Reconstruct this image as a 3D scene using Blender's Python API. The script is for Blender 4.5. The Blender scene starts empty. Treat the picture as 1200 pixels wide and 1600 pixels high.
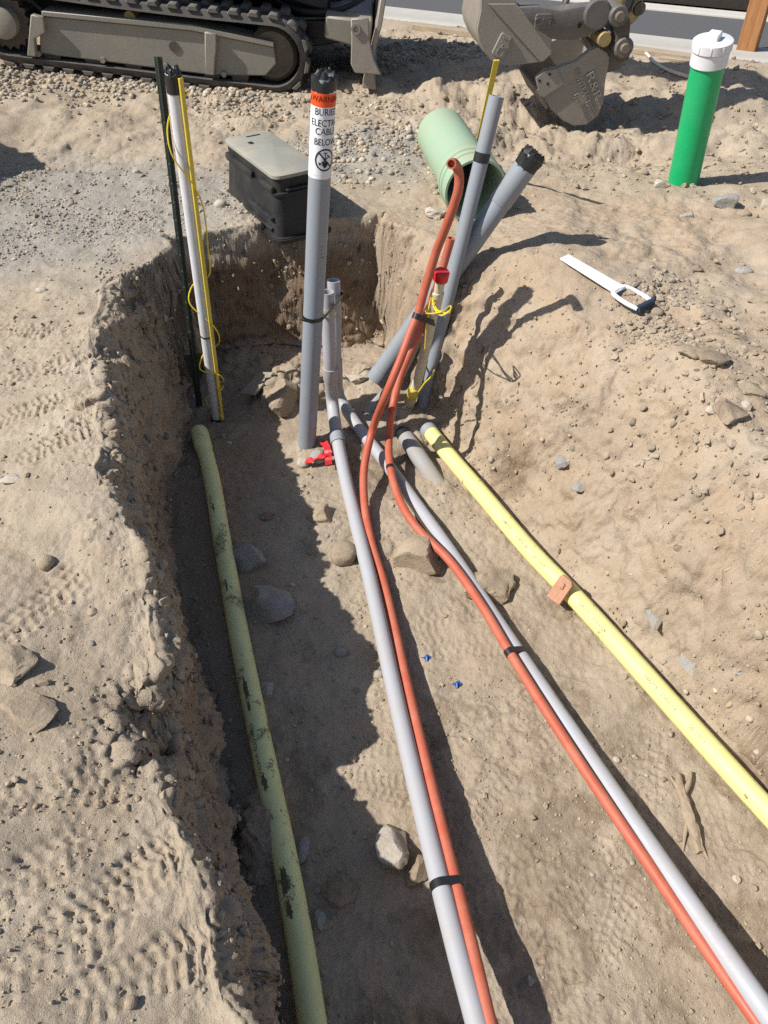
import bpy, bmesh, math, random
import numpy as np
from mathutils import Vector, Matrix

random.seed(7)
scene = bpy.context.scene
COL = scene.collection
R = math.radians

# ------------------------------------------------------------------ camera
cam_data = bpy.data.cameras.new('camera')
cam_data.sensor_fit = 'VERTICAL'
cam_data.sensor_height = 36.0
cam_data.sensor_width = 27.0
cam_data.lens = 27.045
cam_data.clip_start = 0.05
cam_data.clip_end = 400
cam = bpy.data.objects.new('camera', cam_data)
COL.objects.link(cam)
cam.location = (0, 0, 1.5)
cam.rotation_euler = (R(46), 0, 0)
scene.camera = cam

# ------------------------------------------------------------------ daylight
SUN_EL, SUN_DIR = R(47), (0.97, 0.242)            # heading the light travels in
world = bpy.data.worlds.new('World')
scene.world = world
world.use_nodes = True
wn = world.node_tree.nodes
wl = world.node_tree.links
sky = wn.new('ShaderNodeTexSky')
sky.sky_type = 'NISHITA'
sky.sun_disc = False
sky.sun_elevation = SUN_EL
sky.sun_rotation = R(256)
sky.dust_density = 1.0
wn['Background'].inputs['Strength'].default_value = 0.082
wl.new(sky.outputs[0], wn['Background'].inputs['Color'])
sun_data = bpy.data.lights.new('sun', 'SUN')
sun_data.energy = 4.6
sun_data.angle = R(0.53)
sun_data.color = (1.0, 0.962, 0.905)
sun = bpy.data.objects.new('sun', sun_data)
COL.objects.link(sun)
ld = Vector((SUN_DIR[0] * math.cos(SUN_EL), SUN_DIR[1] * math.cos(SUN_EL), -math.sin(SUN_EL)))
sun.rotation_euler = ld.to_track_quat('-Z', 'Y').to_euler()
sun.location = (-6, -2, 8)
scene.view_settings.view_transform = 'Standard'
scene.view_settings.look = 'None'
scene.view_settings.exposure = 0.44
scene.view_settings.gamma = 1.0
scene.view_settings.use_curve_mapping = False
scene.cycles.use_denoising = False

# ------------------------------------------------------------------ material helpers
class NT:
    def __init__(self, name, rough=0.6, spec=0.35, metal=0.0):
        self.m = bpy.data.materials.new(name)
        self.m.use_nodes = True
        self.t = self.m.node_tree
        self.b = self.t.nodes['Principled BSDF']
        self.b.inputs['Roughness'].default_value = rough
        self.b.inputs['Specular IOR Level'].default_value = spec
        self.b.inputs['Metallic'].default_value = metal
        self._c = None
    def node(self, typ, **kw):
        n = self.t.nodes.new(typ)
        for k, v in kw.items():
            setattr(n, k, v)
        return n
    def link(self, a, b):
        self.t.links.new(a, b)
    def coord(self):
        if self._c is None:
            self._c = self.node('ShaderNodeTexCoord').outputs['Object']
        return self._c
    def noise(self, scale, detail=4, rough=0.6, dist=0.0, vec=None, out='Fac'):
        n = self.node('ShaderNodeTexNoise')
        n.inputs['Scale'].default_value = scale
        n.inputs['Detail'].default_value = detail
        n.inputs['Roughness'].default_value = rough
        n.inputs['Distortion'].default_value = dist
        self.link(vec or self.coord(), n.inputs['Vector'])
        return n.outputs[out]
    def ramp(self, fac, stops):
        r = self.node('ShaderNodeValToRGB')
        els = r.color_ramp.elements
        while len(els) < len(stops):
            els.new(0.5)
        for e, (p, c) in zip(els, stops):
            e.position = p
            e.color = (c, c, c, 1) if isinstance(c, (int, float)) else (*c, 1)
        self.link(fac, r.inputs[0])
        return r.outputs[0]
    def mix(self, fac, a, b, mode='MIX'):
        n = self.node('ShaderNodeMix', data_type='RGBA', blend_type=mode)
        for s, v in ((n.inputs['Factor'], fac), (n.inputs['A'], a), (n.inputs['B'], b)):
            if isinstance(v, bpy.types.NodeSocket):
                self.link(v, s)
            elif isinstance(v, (int, float)):
                s.default_value = v
            else:
                s.default_value = (*v, 1)
        return n.outputs['Result']
    def math(self, op, a, b=0.5):
        n = self.node('ShaderNodeMath', operation=op)
        for s, v in ((n.inputs[0], a), (n.inputs[1], b)):
            if isinstance(v, bpy.types.NodeSocket):
                self.link(v, s)
            else:
                s.default_value = v
        return n.outputs[0]
    def color(self, c):
        if isinstance(c, bpy.types.NodeSocket):
            self.link(c, self.b.inputs['Base Color'])
        else:
            self.b.inputs['Base Color'].default_value = (*c, 1)
    def bump(self, h, dist=0.002, strength=1.0):
        n = self.node('ShaderNodeBump')
        n.inputs['Distance'].default_value = dist
        n.inputs['Strength'].default_value = strength
        self.link(h, n.inputs['Height'])
        self.link(n.outputs[0], self.b.inputs['Normal'])

DUST = (0.37, 0.29, 0.205)

def mat_soil():
    k = NT('dry_soil', 0.96, 0.12)
    at = k.node('ShaderNodeAttribute', attribute_name='zone')
    sep = k.node('ShaderNodeSeparateColor')
    k.link(at.outputs['Color'], sep.inputs[0])
    big = k.noise(1.7, 5, 0.6, 0.4)
    mid = k.noise(11, 6, 0.65)
    fine = k.noise(95, 5, 0.75)
    grit = k.noise(420, 3, 0.7)
    base = k.mix(k.ramp(big, [(0.34, 0), (0.66, 1)]), (0.40, 0.323, 0.235), (0.475, 0.398, 0.302))
    base = k.mix(k.math('MULTIPLY', k.ramp(mid, [(0.4, 0), (0.72, 1)]), 0.6), base, (0.325, 0.245, 0.168))
    base = k.mix(k.math('MULTIPLY', sep.outputs[0], k.ramp(mid, [(0.25, 0.75), (0.6, 1)])), base, (0.33, 0.305, 0.262))
    warm = k.math('MULTIPLY', at.outputs['Alpha'], k.ramp(k.noise(3.1, 5, 0.65, 0.5), [(0.36, 0), (0.62, 1)]))
    base = k.mix(warm, base, (0.43, 0.29, 0.175))
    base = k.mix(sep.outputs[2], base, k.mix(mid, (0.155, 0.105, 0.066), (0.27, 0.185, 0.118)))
    moist = k.math('MULTIPLY', sep.outputs[1], k.ramp(k.noise(23, 5, 0.6), [(0.38, 0.35), (0.55, 1)]))
    base = k.mix(moist, base, (0.165, 0.115, 0.068))
    base = k.mix(k.ramp(fine, [(0.3, 0.4), (0.45, 0.0)]), base, (0.22, 0.165, 0.112))
    base = k.mix(k.ramp(fine, [(0.60, 0.0), (0.72, 0.4)]), base, (0.50, 0.415, 0.305))
    base = k.mix(k.ramp(grit, [(0.62, 0.0), (0.72, 0.55)]), base, (0.55, 0.48, 0.38))
    base = k.mix(k.ramp(grit, [(0.28, 0.6), (0.4, 0.0)]), base, (0.13, 0.1, 0.075))
    pat = k.noise(5.5, 4, 0.6, 0.6)
    base = k.mix(k.ramp(pat, [(0.5, 0.0), (0.68, 0.45)]), base, (0.33, 0.275, 0.215))
    spk = k.noise(260, 2, 0.6)
    base = k.mix(k.ramp(spk, [(0.66, 0.0), (0.70, 0.7)]), base, (0.60, 0.54, 0.45))
    k.color(base)
    med = k.noise(45, 6, 0.75, 0.3)
    h = k.math('ADD', k.math('MULTIPLY', fine, 1.0), k.math('ADD', k.math('MULTIPLY', grit, 0.55), k.math('MULTIPLY', med, 1.2)))
    k.bump(h, 0.0065, 0.75)
    return k.m

def mat_clod():
    k = NT('soil_crumbs', 0.97, 0.1)
    n = k.noise(60, 4, 0.7)
    at = k.node('ShaderNodeAttribute', attribute_name='tint')
    c = k.mix(n, (0.30, 0.235, 0.165), (0.44, 0.36, 0.265))
    k.color(k.mix(1.0, c, at.outputs['Color'], 'MULTIPLY'))
    k.bump(k.noise(300, 3, 0.7), 0.003, 0.7)
    return k.m

def mat_gravel():
    k = NT('pebble_stone', 0.85, 0.25)
    at = k.node('ShaderNodeAttribute', attribute_name='tint')
    n = k.noise(130, 4, 0.7)
    k.color(k.mix(1.0, at.outputs['Color'], k.mix(n, (0.72, 0.70, 0.66), (1.05, 1.02, 0.98)), 'MULTIPLY'))
    k.bump(n, 0.002, 0.5)
    return k.m

def mat_stone(name, a, b, dust=0.5):
    k = NT(name, 0.92, 0.18)
    n = k.noise(18, 6, 0.7, 0.5)
    f = k.noise(150, 4, 0.75)
    oi = k.node('ShaderNodeObjectInfo')
    c = k.mix(k.ramp(n, [(0.3, 0), (0.7, 1)]), a, b)
    c = k.mix(k.ramp(f, [(0.3, 0.5), (0.5, 0)]), c, tuple(v * 0.5 for v in a))
    c = k.mix(k.math('MULTIPLY', k.ramp(k.noise(9, 5, 0.65), [(0.42, 0), (0.6, 1)]), dust), c, DUST)
    vary = k.math('ADD', k.math('MULTIPLY', oi.outputs['Random'], 0.3), 0.85)
    c = k.mix(1.0, c, k.ramp(vary, [(0, 0), (1, 1)]), 'MULTIPLY')
    k.color(c)
    k.bump(k.math('ADD', n, k.math('MULTIPLY', f, 0.5)), 0.008, 0.8)
    return k.m

def mat_pvc(name, base, dust=0.3, rough=0.42, spec=0.4, dark=None, scale=7, dustcol=DUST):
    k = NT(name, rough, spec)
    n = k.noise(scale, 6, 0.7, 0.3)
    f = k.noise(120, 4, 0.7)
    c = k.mix(k.math('MULTIPLY', k.noise(2.5, 3), 0.5), base, tuple(v * 0.84 for v in base))
    m = k.math('MULTIPLY', k.ramp(n, [(0.42, 0), (0.72, 1)]), k.ramp(f, [(0.3, 0.4), (0.65, 1)]))
    dm = k.math('MULTIPLY', m, dust)
    c = k.mix(dm, c, dustcol)
    if dark:
        st = k.math('MULTIPLY', k.ramp(k.noise(dark[1], 6, 0.75, 0.2), [(dark[0], 0), (dark[0] + 0.06, 1)]),
                    k.ramp(k.noise(170, 3, 0.7), [(0.42, 0), (0.52, 1)]))
        c = k.mix(k.math('MULTIPLY', st, 0.85), c, (0.07, 0.058, 0.042))
    k.color(c)
    k.link(k.math('ADD', k.math('MULTIPLY', m, 0.35), rough), k.b.inputs['Roughness'])
    k.bump(f, 0.0006, 0.35)
    return k.m

def mat_plain(name, base, rough=0.6, spec=0.3, var=0.25, scale=40, bump=0.001, metal=0.0):
    k = NT(name, rough, spec, metal)
    n = k.noise(scale, 5, 0.7)
    k.color(k.mix(n, tuple(v * (1 - var) for v in base), tuple(min(1, v * (1 + var)) for v in base)))
    if bump:
        k.bump(k.noise(scale * 4, 4, 0.7), bump, 0.6)
    return k.m

def mat_steel(name, base, dust, rough=0.55, scale=9, dustcol=(0.30, 0.235, 0.17)):
    k = NT(name, rough, 0.4, 0.15)
    n = k.noise(scale, 6, 0.72, 0.4)
    f = k.noise(90, 5, 0.75)
    c = k.mix(k.ramp(f, [(0.3, 0), (0.7, 1)]), tuple(v * 0.7 for v in base), base)
    m = k.math('MULTIPLY', k.ramp(n, [(0.3, 0.25), (0.68, 1)]), dust)
    c = k.mix(m, c, dustcol)
    st = k.node('ShaderNodeMapping')
    st.inputs['Scale'].default_value = (2.0, 2.0, 30)
    k.link(k.coord(), st.inputs['Vector'])
    s = k.noise(6, 4, 0.7, 0.2, st.outputs[0])
    c = k.mix(k.ramp(s, [(0.62, 0), (0.7, 0.5)]), c, (0.36, 0.33, 0.29))
    k.color(c)
    k.link(k.math('ADD', k.math('MULTIPLY', m, 0.3), rough), k.b.inputs['Roughness'])
    k.bump(f, 0.002, 0.4)
    return k.m

def mat_wood(name, a, b, axis=2, scale=14):
    k = NT(name, 0.8, 0.2)
    mp = k.node('ShaderNodeMapping')
    sc = [scale, scale, scale]
    sc[axis] = scale * 0.06
    mp.inputs['Scale'].default_value = sc
    k.link(k.coord(), mp.inputs['Vector'])
    n = k.noise(3.0, 6, 0.7, 0.8, mp.outputs[0])
    f = k.noise(18, 4, 0.7, 0.0, mp.outputs[0])
    c = k.mix(k.ramp(n, [(0.3, 0), (0.7, 1)]), a, b)
    c = k.mix(k.ramp(f, [(0.3, 0.5), (0.5, 0)]), c, tuple(v * 0.5 for v in a))
    k.color(c)
    k.bump(f, 0.002, 0.6)
    return k.m

M = {
    'soil': mat_soil(), 'clod': mat_clod(), 'gravel': mat_gravel(),
    'stone_grey': mat_stone('grey_stone', (0.27, 0.26, 0.245), (0.43, 0.42, 0.40), 0.35),
    'stone_tan': mat_stone('tan_stone', (0.30, 0.235, 0.165), (0.44, 0.36, 0.26), 0.6),
    'stone_pale': mat_stone('pale_stone', (0.42, 0.37, 0.30), (0.56, 0.51, 0.43), 0.4),
    'stone_brown': mat_stone('brown_stone', (0.22, 0.165, 0.115), (0.34, 0.265, 0.19), 0.6),
    'stone_slate': mat_stone('slate_stone', (0.30, 0.30, 0.285), (0.42, 0.415, 0.39), 0.75),
    'pvc': mat_pvc('grey_conduit_plastic', (0.255, 0.285, 0.32), 0.35, 0.42, 0.4, None, 6),
    'pvc_light': mat_pvc('pale_grey_conduit_plastic', (0.40, 0.408, 0.435), 0.4, 0.42, 0.4, None, 9),
    'pvc_pale': mat_pvc('dusty_white_conduit_plastic', (0.62, 0.625, 0.64), 0.5, 0.5, 0.3, None, 10),
    'pvc_mud': mat_pvc('muddy_grey_conduit_plastic', (0.32, 0.32, 0.32), 1.0, 0.6, 0.25, None, 5, (0.33, 0.265, 0.19)),
    'gas_dirty_shaded': mat_pvc('soiled_shaded_yellow_plastic', (0.76, 0.78, 0.38), 0.35, 0.5, 0.35, (0.57, 7), 9, (0.42, 0.38, 0.2)),  # pale green cast of the shade put into the yellow, soil marks over it
    'gas': mat_pvc('yellow_plastic', (0.74, 0.70, 0.27), 0.5, 0.45, 0.35, (0.60, 14), 12, (0.52, 0.46, 0.27)),
    'orange': mat_pvc('orange_duct_plastic', (0.46, 0.105, 0.06), 0.5, 0.45, 0.35, (0.68, 16), 9, (0.47, 0.25, 0.16)),
    'cream': mat_pvc('cream_plastic', (0.62, 0.55, 0.40), 0.5, 0.5, 0.3, None, 12),
    'mint': mat_pvc('mint_green_plastic', (0.31, 0.43, 0.30), 0.6, 0.5, 0.35, None, 6),
    'mint_shade': mat_plain('mint_green_bore_shade', (0.035, 0.06, 0.045), 0.8, 0.2),  # mint darkened to the shade inside the pipe
    'green': mat_pvc('bright_green_plastic', (0.004, 0.40, 0.135), 0.35, 0.35, 0.45, None, 4, (0.12, 0.40, 0.2)),
    'white': mat_pvc('white_plastic', (0.74, 0.745, 0.76), 0.25, 0.4, 0.4, None, 14),
    'white_handle': mat_pvc('white_tool_plastic', (0.76, 0.77, 0.79), 0.15, 0.4, 0.4, None, 18),
    'red_cap': mat_pvc('red_cap_plastic', (0.62, 0.012, 0.02), 0.15, 0.35, 0.5, None, 20),
    'red_tape': mat_plain('red_tape_plastic', (0.62, 0.035, 0.04), 0.35, 0.5, 0.2, 60, 0.002),
    'black_tape': mat_plain('black_tape_vinyl', (0.016, 0.016, 0.017), 0.38, 0.5, 0.3, 60, 0.0008),
    'black': mat_plain('black_rubbery_plastic', (0.02, 0.02, 0.021), 0.6, 0.35),
    'grip': mat_plain('dark_blue_grip_rubber', (0.03, 0.045, 0.075), 0.6, 0.35, 0.3, 80),
    'wire': mat_plain('yellow_wire_plastic', (0.72, 0.55, 0.02), 0.4, 0.45, 0.15),
    'stake_yellow': mat_pvc('yellow_marker_plastic', (0.68, 0.52, 0.06), 0.45, 0.45, 0.35, None, 12),
    'print': mat_plain('faded_black_print', (0.055, 0.055, 0.05), 0.6, 0.2, 0.4, 90, 0),
    'print_grey': mat_plain('worn_grey_print', (0.15, 0.14, 0.06), 0.6, 0.2, 0.5, 120, 0),
    'print_dark': mat_plain('dark_print', (0.014, 0.014, 0.017), 0.55, 0.3, 0.2, 50, 0),
    'print_red': mat_plain('dark_red_print', (0.17, 0.012, 0.01), 0.55, 0.3, 0.2, 50, 0),
    'label_white': mat_plain('white_sticker', (0.72, 0.73, 0.76), 0.4, 0.4, 0.06, 30, 0),
    'label_orange': mat_plain('orange_sticker', (0.78, 0.085, 0.012), 0.4, 0.4, 0.08, 30, 0),
    'tpost': mat_steel('dark_green_painted_steel', (0.018, 0.045, 0.034), 0.18, 0.5),
    'box_black': mat_pvc('dusty_black_plastic', (0.016, 0.0165, 0.018), 0.3, 0.5, 0.35, None, 7, (0.15, 0.13, 0.105)),
    'box_lid': mat_pvc('dusty_grey_lid_plastic', (0.29, 0.285, 0.245), 1.0, 0.75, 0.2, None, 5, (0.42, 0.365, 0.275)),
    'rubber': mat_steel('dusty_track_rubber', (0.045, 0.045, 0.047), 0.75, 0.8, 8, (0.16, 0.14, 0.12)),
    'rubber_lug': mat_steel('worn_track_rubber', (0.06, 0.06, 0.06), 0.8, 0.8, 10, (0.27, 0.235, 0.195)),
    'track_frame': mat_steel('dusty_grey_painted_steel', (0.25, 0.245, 0.225), 0.6, 0.5, 5, (0.34, 0.29, 0.21)),
    'steel_dark': mat_steel('dark_oily_steel', (0.055, 0.045, 0.036), 0.35, 0.5, 9),
    'steel_navy': mat_steel('black_painted_steel', (0.013, 0.018, 0.03), 0.06, 0.35, 8),
    'steel_bucket': mat_steel('worn_brown_bucket_steel', (0.29, 0.265, 0.24), 0.6, 0.5, 7, (0.35, 0.295, 0.235)),
    'steel_link': mat_steel('dark_grey_cast_steel', (0.11, 0.11, 0.115), 0.5, 0.5, 9, (0.24, 0.20, 0.16)),
    'steel_pin': mat_steel('greased_pin_steel', (0.16, 0.13, 0.10), 0.5, 0.45, 14),
    'paint_yellow': mat_steel('dirty_yellow_machine_paint', (0.42, 0.31, 0.10), 0.6, 0.5, 9, (0.25, 0.2, 0.13)),
    'glass': mat_plain('dark_cab_glass', (0.02, 0.024, 0.028), 0.08, 0.6, 0.1, 5, 0),
    'chrome': mat_plain('polished_rod_steel', (0.55, 0.55, 0.56), 0.2, 0.5, 0.1, 20, 0, 0.9),
    'asphalt': mat_plain('grey_asphalt', (0.105, 0.105, 0.108), 0.9, 0.2, 0.3, 60, 0.004),
    'concrete': mat_plain('pale_concrete', (0.46, 0.435, 0.39), 0.9, 0.2, 0.14, 9, 0.002),
    'mulch': mat_plain('dark_mulch_soil', (0.030, 0.024, 0.019), 0.95, 0.1, 0.6, 14, 0.02),
    'shrub': mat_plain('dark_groundcover_leaf', (0.028, 0.034, 0.018), 0.8, 0.2, 0.5, 8, 0.0),
    'board': mat_wood('weathered_board', (0.30, 0.24, 0.17), (0.44, 0.36, 0.26), 0, 10),
    'post': mat_wood('orange_brown_timber', (0.30, 0.13, 0.05), (0.46, 0.23, 0.10), 2, 12),
    'tag': mat_wood('pinkish_plywood', (0.42, 0.21, 0.13), (0.55, 0.30, 0.19), 2, 30),
    'root': mat_wood('pale_dead_wood', (0.27, 0.205, 0.14), (0.42, 0.335, 0.24), 1, 55),
    'scrap': mat_wood('dusty_scrap_board', (0.26, 0.22, 0.165), (0.36, 0.31, 0.235), 1, 20),
    'blue': mat_plain('blue_plastic_film', (0.015, 0.09, 0.36), 0.4, 0.5, 0.3, 90, 0),
    'mud': mat_plain('dried_dark_mud', (0.15, 0.132, 0.075), 0.95, 0.1, 0.5, 80, 0.003),
    'clear': mat_plain('milky_poly_film', (0.36, 0.36, 0.31), 0.12, 0.7, 0.35, 60, 0.004),
    'ptape': mat_plain('grey_thread_tape', (0.27, 0.285, 0.31), 0.6, 0.3, 0.2, 90, 0.001),
    'cord': mat_plain('pale_plastic_cord', (0.58, 0.53, 0.46), 0.6, 0.3, 0.15, 40, 0),
}

# ------------------------------------------------------------------ geometry helpers
def setp(o, label=None, cat=None, group=None, kind=None):
    for k, v in (('label', label), ('category', cat), ('group', group), ('kind', kind)):
        if v:
            o[k] = v
    return o

def empty(name, org, label, cat, group=None):
    o = bpy.data.objects.new(name, None)
    o.empty_display_size = 0.05
    COL.objects.link(o)
    o.location = org
    return setp(o, label, cat, group)

def mesh(name, V, F, mat, parent=None, org=(0, 0, 0), sharp=40):
    me = bpy.data.meshes.new(name)
    V = np.asarray(V, float) - np.asarray(org, float)
    me.from_pydata(V.tolist(), [], [tuple(int(i) for i in f) for f in F])
    me.materials.append(M[mat])
    me.polygons.foreach_set('use_smooth', [True] * len(me.polygons))
    if sharp is not None and hasattr(me, 'set_sharp_from_angle'):
        me.set_sharp_from_angle(angle=R(sharp))
    me.update()
    o = bpy.data.objects.new(name, me)
    COL.objects.link(o)
    if parent is None:
        o.location = org
    else:
        o.parent = parent
    return o

def join(*vf):
    V, F = [], []
    for v, f in vf:
        n = len(V)
        V.extend([tuple(p) for p in v])
        F.extend([tuple(i + n for i in q) for q in f])
    return V, F

def unit(v):
    v = np.asarray(v, float)
    return v / max(np.linalg.norm(v), 1e-9)

def spline(pts, step=0.02):
    P = np.asarray(pts, float)
    if len(P) < 3:
        n = max(2, int(np.linalg.norm(P[1] - P[0]) / max(step * 3, 0.04)))
        return [P[0] + (P[1] - P[0]) * t for t in np.linspace(0, 1, n + 1)]
    Q = np.vstack([2 * P[0] - P[1], P, 2 * P[-1] - P[-2]])
    out = []
    for i in range(1, len(Q) - 2):
        p0, p1, p2, p3 = Q[i - 1], Q[i], Q[i + 1], Q[i + 2]
        # centripetal parametrisation keeps uneven control points free of loops
        t0 = 0.0
        t1 = t0 + max(np.linalg.norm(p1 - p0), 1e-6) ** 0.5
        t2 = t1 + max(np.linalg.norm(p2 - p1), 1e-6) ** 0.5
        t3 = t2 + max(np.linalg.norm(p3 - p2), 1e-6) ** 0.5
        n = max(2, int(np.linalg.norm(p2 - p1) / step))
        for j in range(n):
            t = t1 + (t2 - t1) * j / n
            a1 = (t1 - t) / (t1 - t0) * p0 + (t - t0) / (t1 - t0) * p1
            a2 = (t2 - t) / (t2 - t1) * p1 + (t - t1) / (t2 - t1) * p2
            a3 = (t3 - t) / (t3 - t2) * p2 + (t - t2) / (t3 - t2) * p3
            b1 = (t2 - t) / (t2 - t0) * a1 + (t - t0) / (t2 - t0) * a2
            b2 = (t3 - t) / (t3 - t1) * a2 + (t - t1) / (t3 - t1) * a3
            out.append((t2 - t) / (t2 - t1) * b1 + (t - t1) / (t2 - t1) * b2)
    out.append(P[-1])
    return out

def frames(path):
    P = np.asarray(path)
    T = np.gradient(P, axis=0)
    T /= np.maximum(np.linalg.norm(T, axis=1)[:, None], 1e-9)
    u = np.cross(T[0], (0, 0, 1.0))
    if np.linalg.norm(u) < 0.1:
        u = np.cross(T[0], (0, 1.0, 0))
    u = unit(u)
    out = []
    for t in T:
        u = unit(u - t * (u @ t))
        out.append((u, np.cross(t, u)))
    return P, T, out

def tube(path, r, seg=20, hollow=(False, False), wall=0.006, depth=0.08, caps=(True, True)):
    P, T, fr = frames(path)
    n = len(P)
    rr = np.full(n, r) if np.isscalar(r) else np.interp(np.linspace(0, 1, n), np.linspace(0, 1, len(r)), r)
    V, F = [], []
    ang = np.linspace(0, 2 * math.pi, seg, endpoint=False)
    def ring(p, f, rad):
        k = len(V)
        for a in ang:
            V.append(tuple(p + rad * (math.cos(a) * f[0] + math.sin(a) * f[1])))
        return k
    def strip(a, b):
        for i in range(seg):
            j = (i + 1) % seg
            F.append((a + i, a + j, b + j, b + i))
    rings = [ring(P[i], fr[i], rr[i]) for i in range(n)]
    for a, b in zip(rings, rings[1:]):
        strip(a, b)
    for end in (0, 1):
        i = 0 if end == 0 else n - 1
        sgn = 1 if end == 0 else -1
        if hollow[end]:
            a = rings[i]
            b = ring(P[i], fr[i], rr[i] - wall)
            c = ring(P[i] + T[i] * sgn * depth, fr[i], rr[i] - wall)
            order = [a, b, c]
            for s, t in zip(order, order[1:]):
                strip(t, s) if end == 0 else strip(s, t)
            F.append(tuple(c + q for q in range(seg)) if end == 1 else tuple(c + q for q in reversed(range(seg))))
        elif caps[end]:
            a = rings[i]
            F.append(tuple(a + q for q in range(seg)) if end == 1 else tuple(a + q for q in reversed(range(seg))))
    return V, F

def prism(poly, o, ax, ay, an, h0, h1, bevel=0.0, seg=1):
    o, ax, ay, an = (np.asarray(q, float) for q in (o, ax, ay, an))
    bm = bmesh.new()
    lo = [bm.verts.new(o + ax * p[0] + ay * p[1] + an * h0) for p in poly]
    hi = [bm.verts.new(o + ax * p[0] + ay * p[1] + an * h1) for p in poly]
    n = len(poly)
    bm.faces.new(lo)
    bm.faces.new(list(reversed(hi)))
    for i in range(n):
        j = (i + 1) % n
        bm.faces.new((lo[j], lo[i], hi[i], hi[j]))
    bmesh.ops.recalc_face_normals(bm, faces=bm.faces)
    if bevel:
        bmesh.ops.bevel(bm, geom=list(bm.edges), offset=bevel, segments=seg, affect='EDGES', profile=0.5, clamp_overlap=True)
    bm.verts.index_update()
    V = [tuple(v.co) for v in bm.verts]
    F = [tuple(v.index for v in f.verts) for f in bm.faces]
    bm.free()
    return V, F

def box(c, size, ax=(1, 0, 0), ay=(0, 1, 0), az=(0, 0, 1), bevel=0.003, seg=1):
    a, b = size[0] / 2, size[1] / 2
    return prism([(-a, -b), (a, -b), (a, b), (-a, b)], c, ax, ay, az, -size[2] / 2, size[2] / 2, bevel, seg)

def roundrect(w, h, r, n=5):
    out = []
    for cx, cy, a0 in ((w / 2 - r, h / 2 - r, 0), (-w / 2 + r, h / 2 - r, 90), (-w / 2 + r, -h / 2 + r, 180), (w / 2 - r, -h / 2 + r, 270)):
        for i in range(n + 1):
            a = R(a0 + 90 * i / n)
            out.append((cx + r * math.cos(a), cy + r * math.sin(a)))
    return out

def loft(sections, closed=True, cap=True):
    V, F = [], []
    n = len(sections[0])
    for s in sections:
        V.extend([tuple(p) for p in s])
    for k in range(len(sections) - 1):
        for i in range(n if closed else n - 1):
            j = (i + 1) % n
            F.append((k * n + i, k * n + j, (k + 1) * n + j, (k + 1) * n + i))
    if cap:
        F.append(tuple(reversed(range(n))))
        F.append(tuple((len(sections) - 1) * n + i for i in range(n)))
    return V, F

def text_flat(s, size=1.0, depth=0.0):
    c = bpy.data.curves.new('lettering', 'FONT')
    c.body = s
    c.size = size
    c.align_x = 'CENTER'
    c.align_y = 'CENTER'
    c.resolution_u = 3
    c.extrude = depth
    o = bpy.data.objects.new('lettering', c)
    COL.objects.link(o)
    bpy.context.view_layer.update()
    me = bpy.data.meshes.new_from_object(o.evaluated_get(bpy.context.evaluated_depsgraph_get()))
    V = np.array([v.co[:] for v in me.vertices])
    F = [tuple(p.vertices) for p in me.polygons]
    bpy.data.objects.remove(o)
    bpy.data.curves.remove(c)
    bpy.data.meshes.remove(me)
    return V, F

def wrap(V2, P, a, e, r, mode):
    P, a = np.asarray(P, float), unit(a)
    e = np.asarray(e, float)
    e = unit(e - a * (e @ a))
    out = []
    if mode == 'around':
        s = np.cross(a, e)
        for q in V2:
            t = q[0] / r
            out.append(P + a * q[1] + r * (math.cos(t) * e + math.sin(t) * s))
    else:
        s = np.cross(e, a)
        for q in V2:
            t = q[1] / r
            out.append(P + a * q[0] + r * (math.cos(t) * e + math.sin(t) * s))
    return out

def patch(P, a, e, r, x0, x1, y0, y1, nx=24):
    """a sheet bent round a pipe"""
    V2, F = [], []
    for i in range(nx + 1):
        x = x0 + (x1 - x0) * i / nx
        V2 += [(x, y0), (x, y1)]
    for i in range(nx):
        F.append((2 * i, 2 * i + 2, 2 * i + 3, 2 * i + 1))
    return wrap(V2, P, a, e, r, 'around'), F

# ------------------------------------------------------------------ noise
# --- terrain
def _h(ix, iy, iz, seed):
    h = (ix.astype(np.uint32) * np.uint32(374761393) + iy.astype(np.uint32) * np.uint32(668265263)
         + iz.astype(np.uint32) * np.uint32(2147483647) + np.uint32(seed * 974711 + 12345))
    h = (h ^ (h >> np.uint32(13))) * np.uint32(1274126177)
    h = (h ^ (h >> np.uint32(16))) * np.uint32(2246822519)
    return ((h ^ (h >> np.uint32(15))) & np.uint32(0xFFFFFF)).astype(np.float64) / float(0xFFFFFF) * 2 - 1

def vnoise(x, y, z=None, seed=0):
    x = np.asarray(x, float); y = np.asarray(y, float)
    ix = np.floor(x); iy = np.floor(y)
    fx = x - ix; fy = y - iy
    ux = fx * fx * fx * (fx * (fx * 6 - 15) + 10)
    uy = fy * fy * fy * (fy * (fy * 6 - 15) + 10)
    ix = ix.astype(np.int64); iy = iy.astype(np.int64)
    def plane(iz):
        a = _h(ix, iy, iz, seed); b = _h(ix + 1, iy, iz, seed)
        c = _h(ix, iy + 1, iz, seed); d = _h(ix + 1, iy + 1, iz, seed)
        return (a * (1 - ux) + b * ux) * (1 - uy) + (c * (1 - ux) + d * ux) * uy
    if z is None:
        return plane(np.zeros_like(ix))
    z = np.asarray(z, float)
    iz = np.floor(z); fz = z - iz
    uz = fz * fz * fz * (fz * (fz * 6 - 15) + 10)
    iz = iz.astype(np.int64)
    return plane(iz) * (1 - uz) + plane(iz + 1) * uz

def fbm(x, y, z=None, octv=4, seed=0, gain=0.5):
    s, a, f = 0.0, 1.0, 1.0
    for k in range(octv):
        s = s + a * vnoise(x * f + 17.3 * k, y * f - 9.1 * k, None if z is None else z * f + 5.7 * k, seed + k)
        a *= gain; f *= 2.03
    return s

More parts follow.
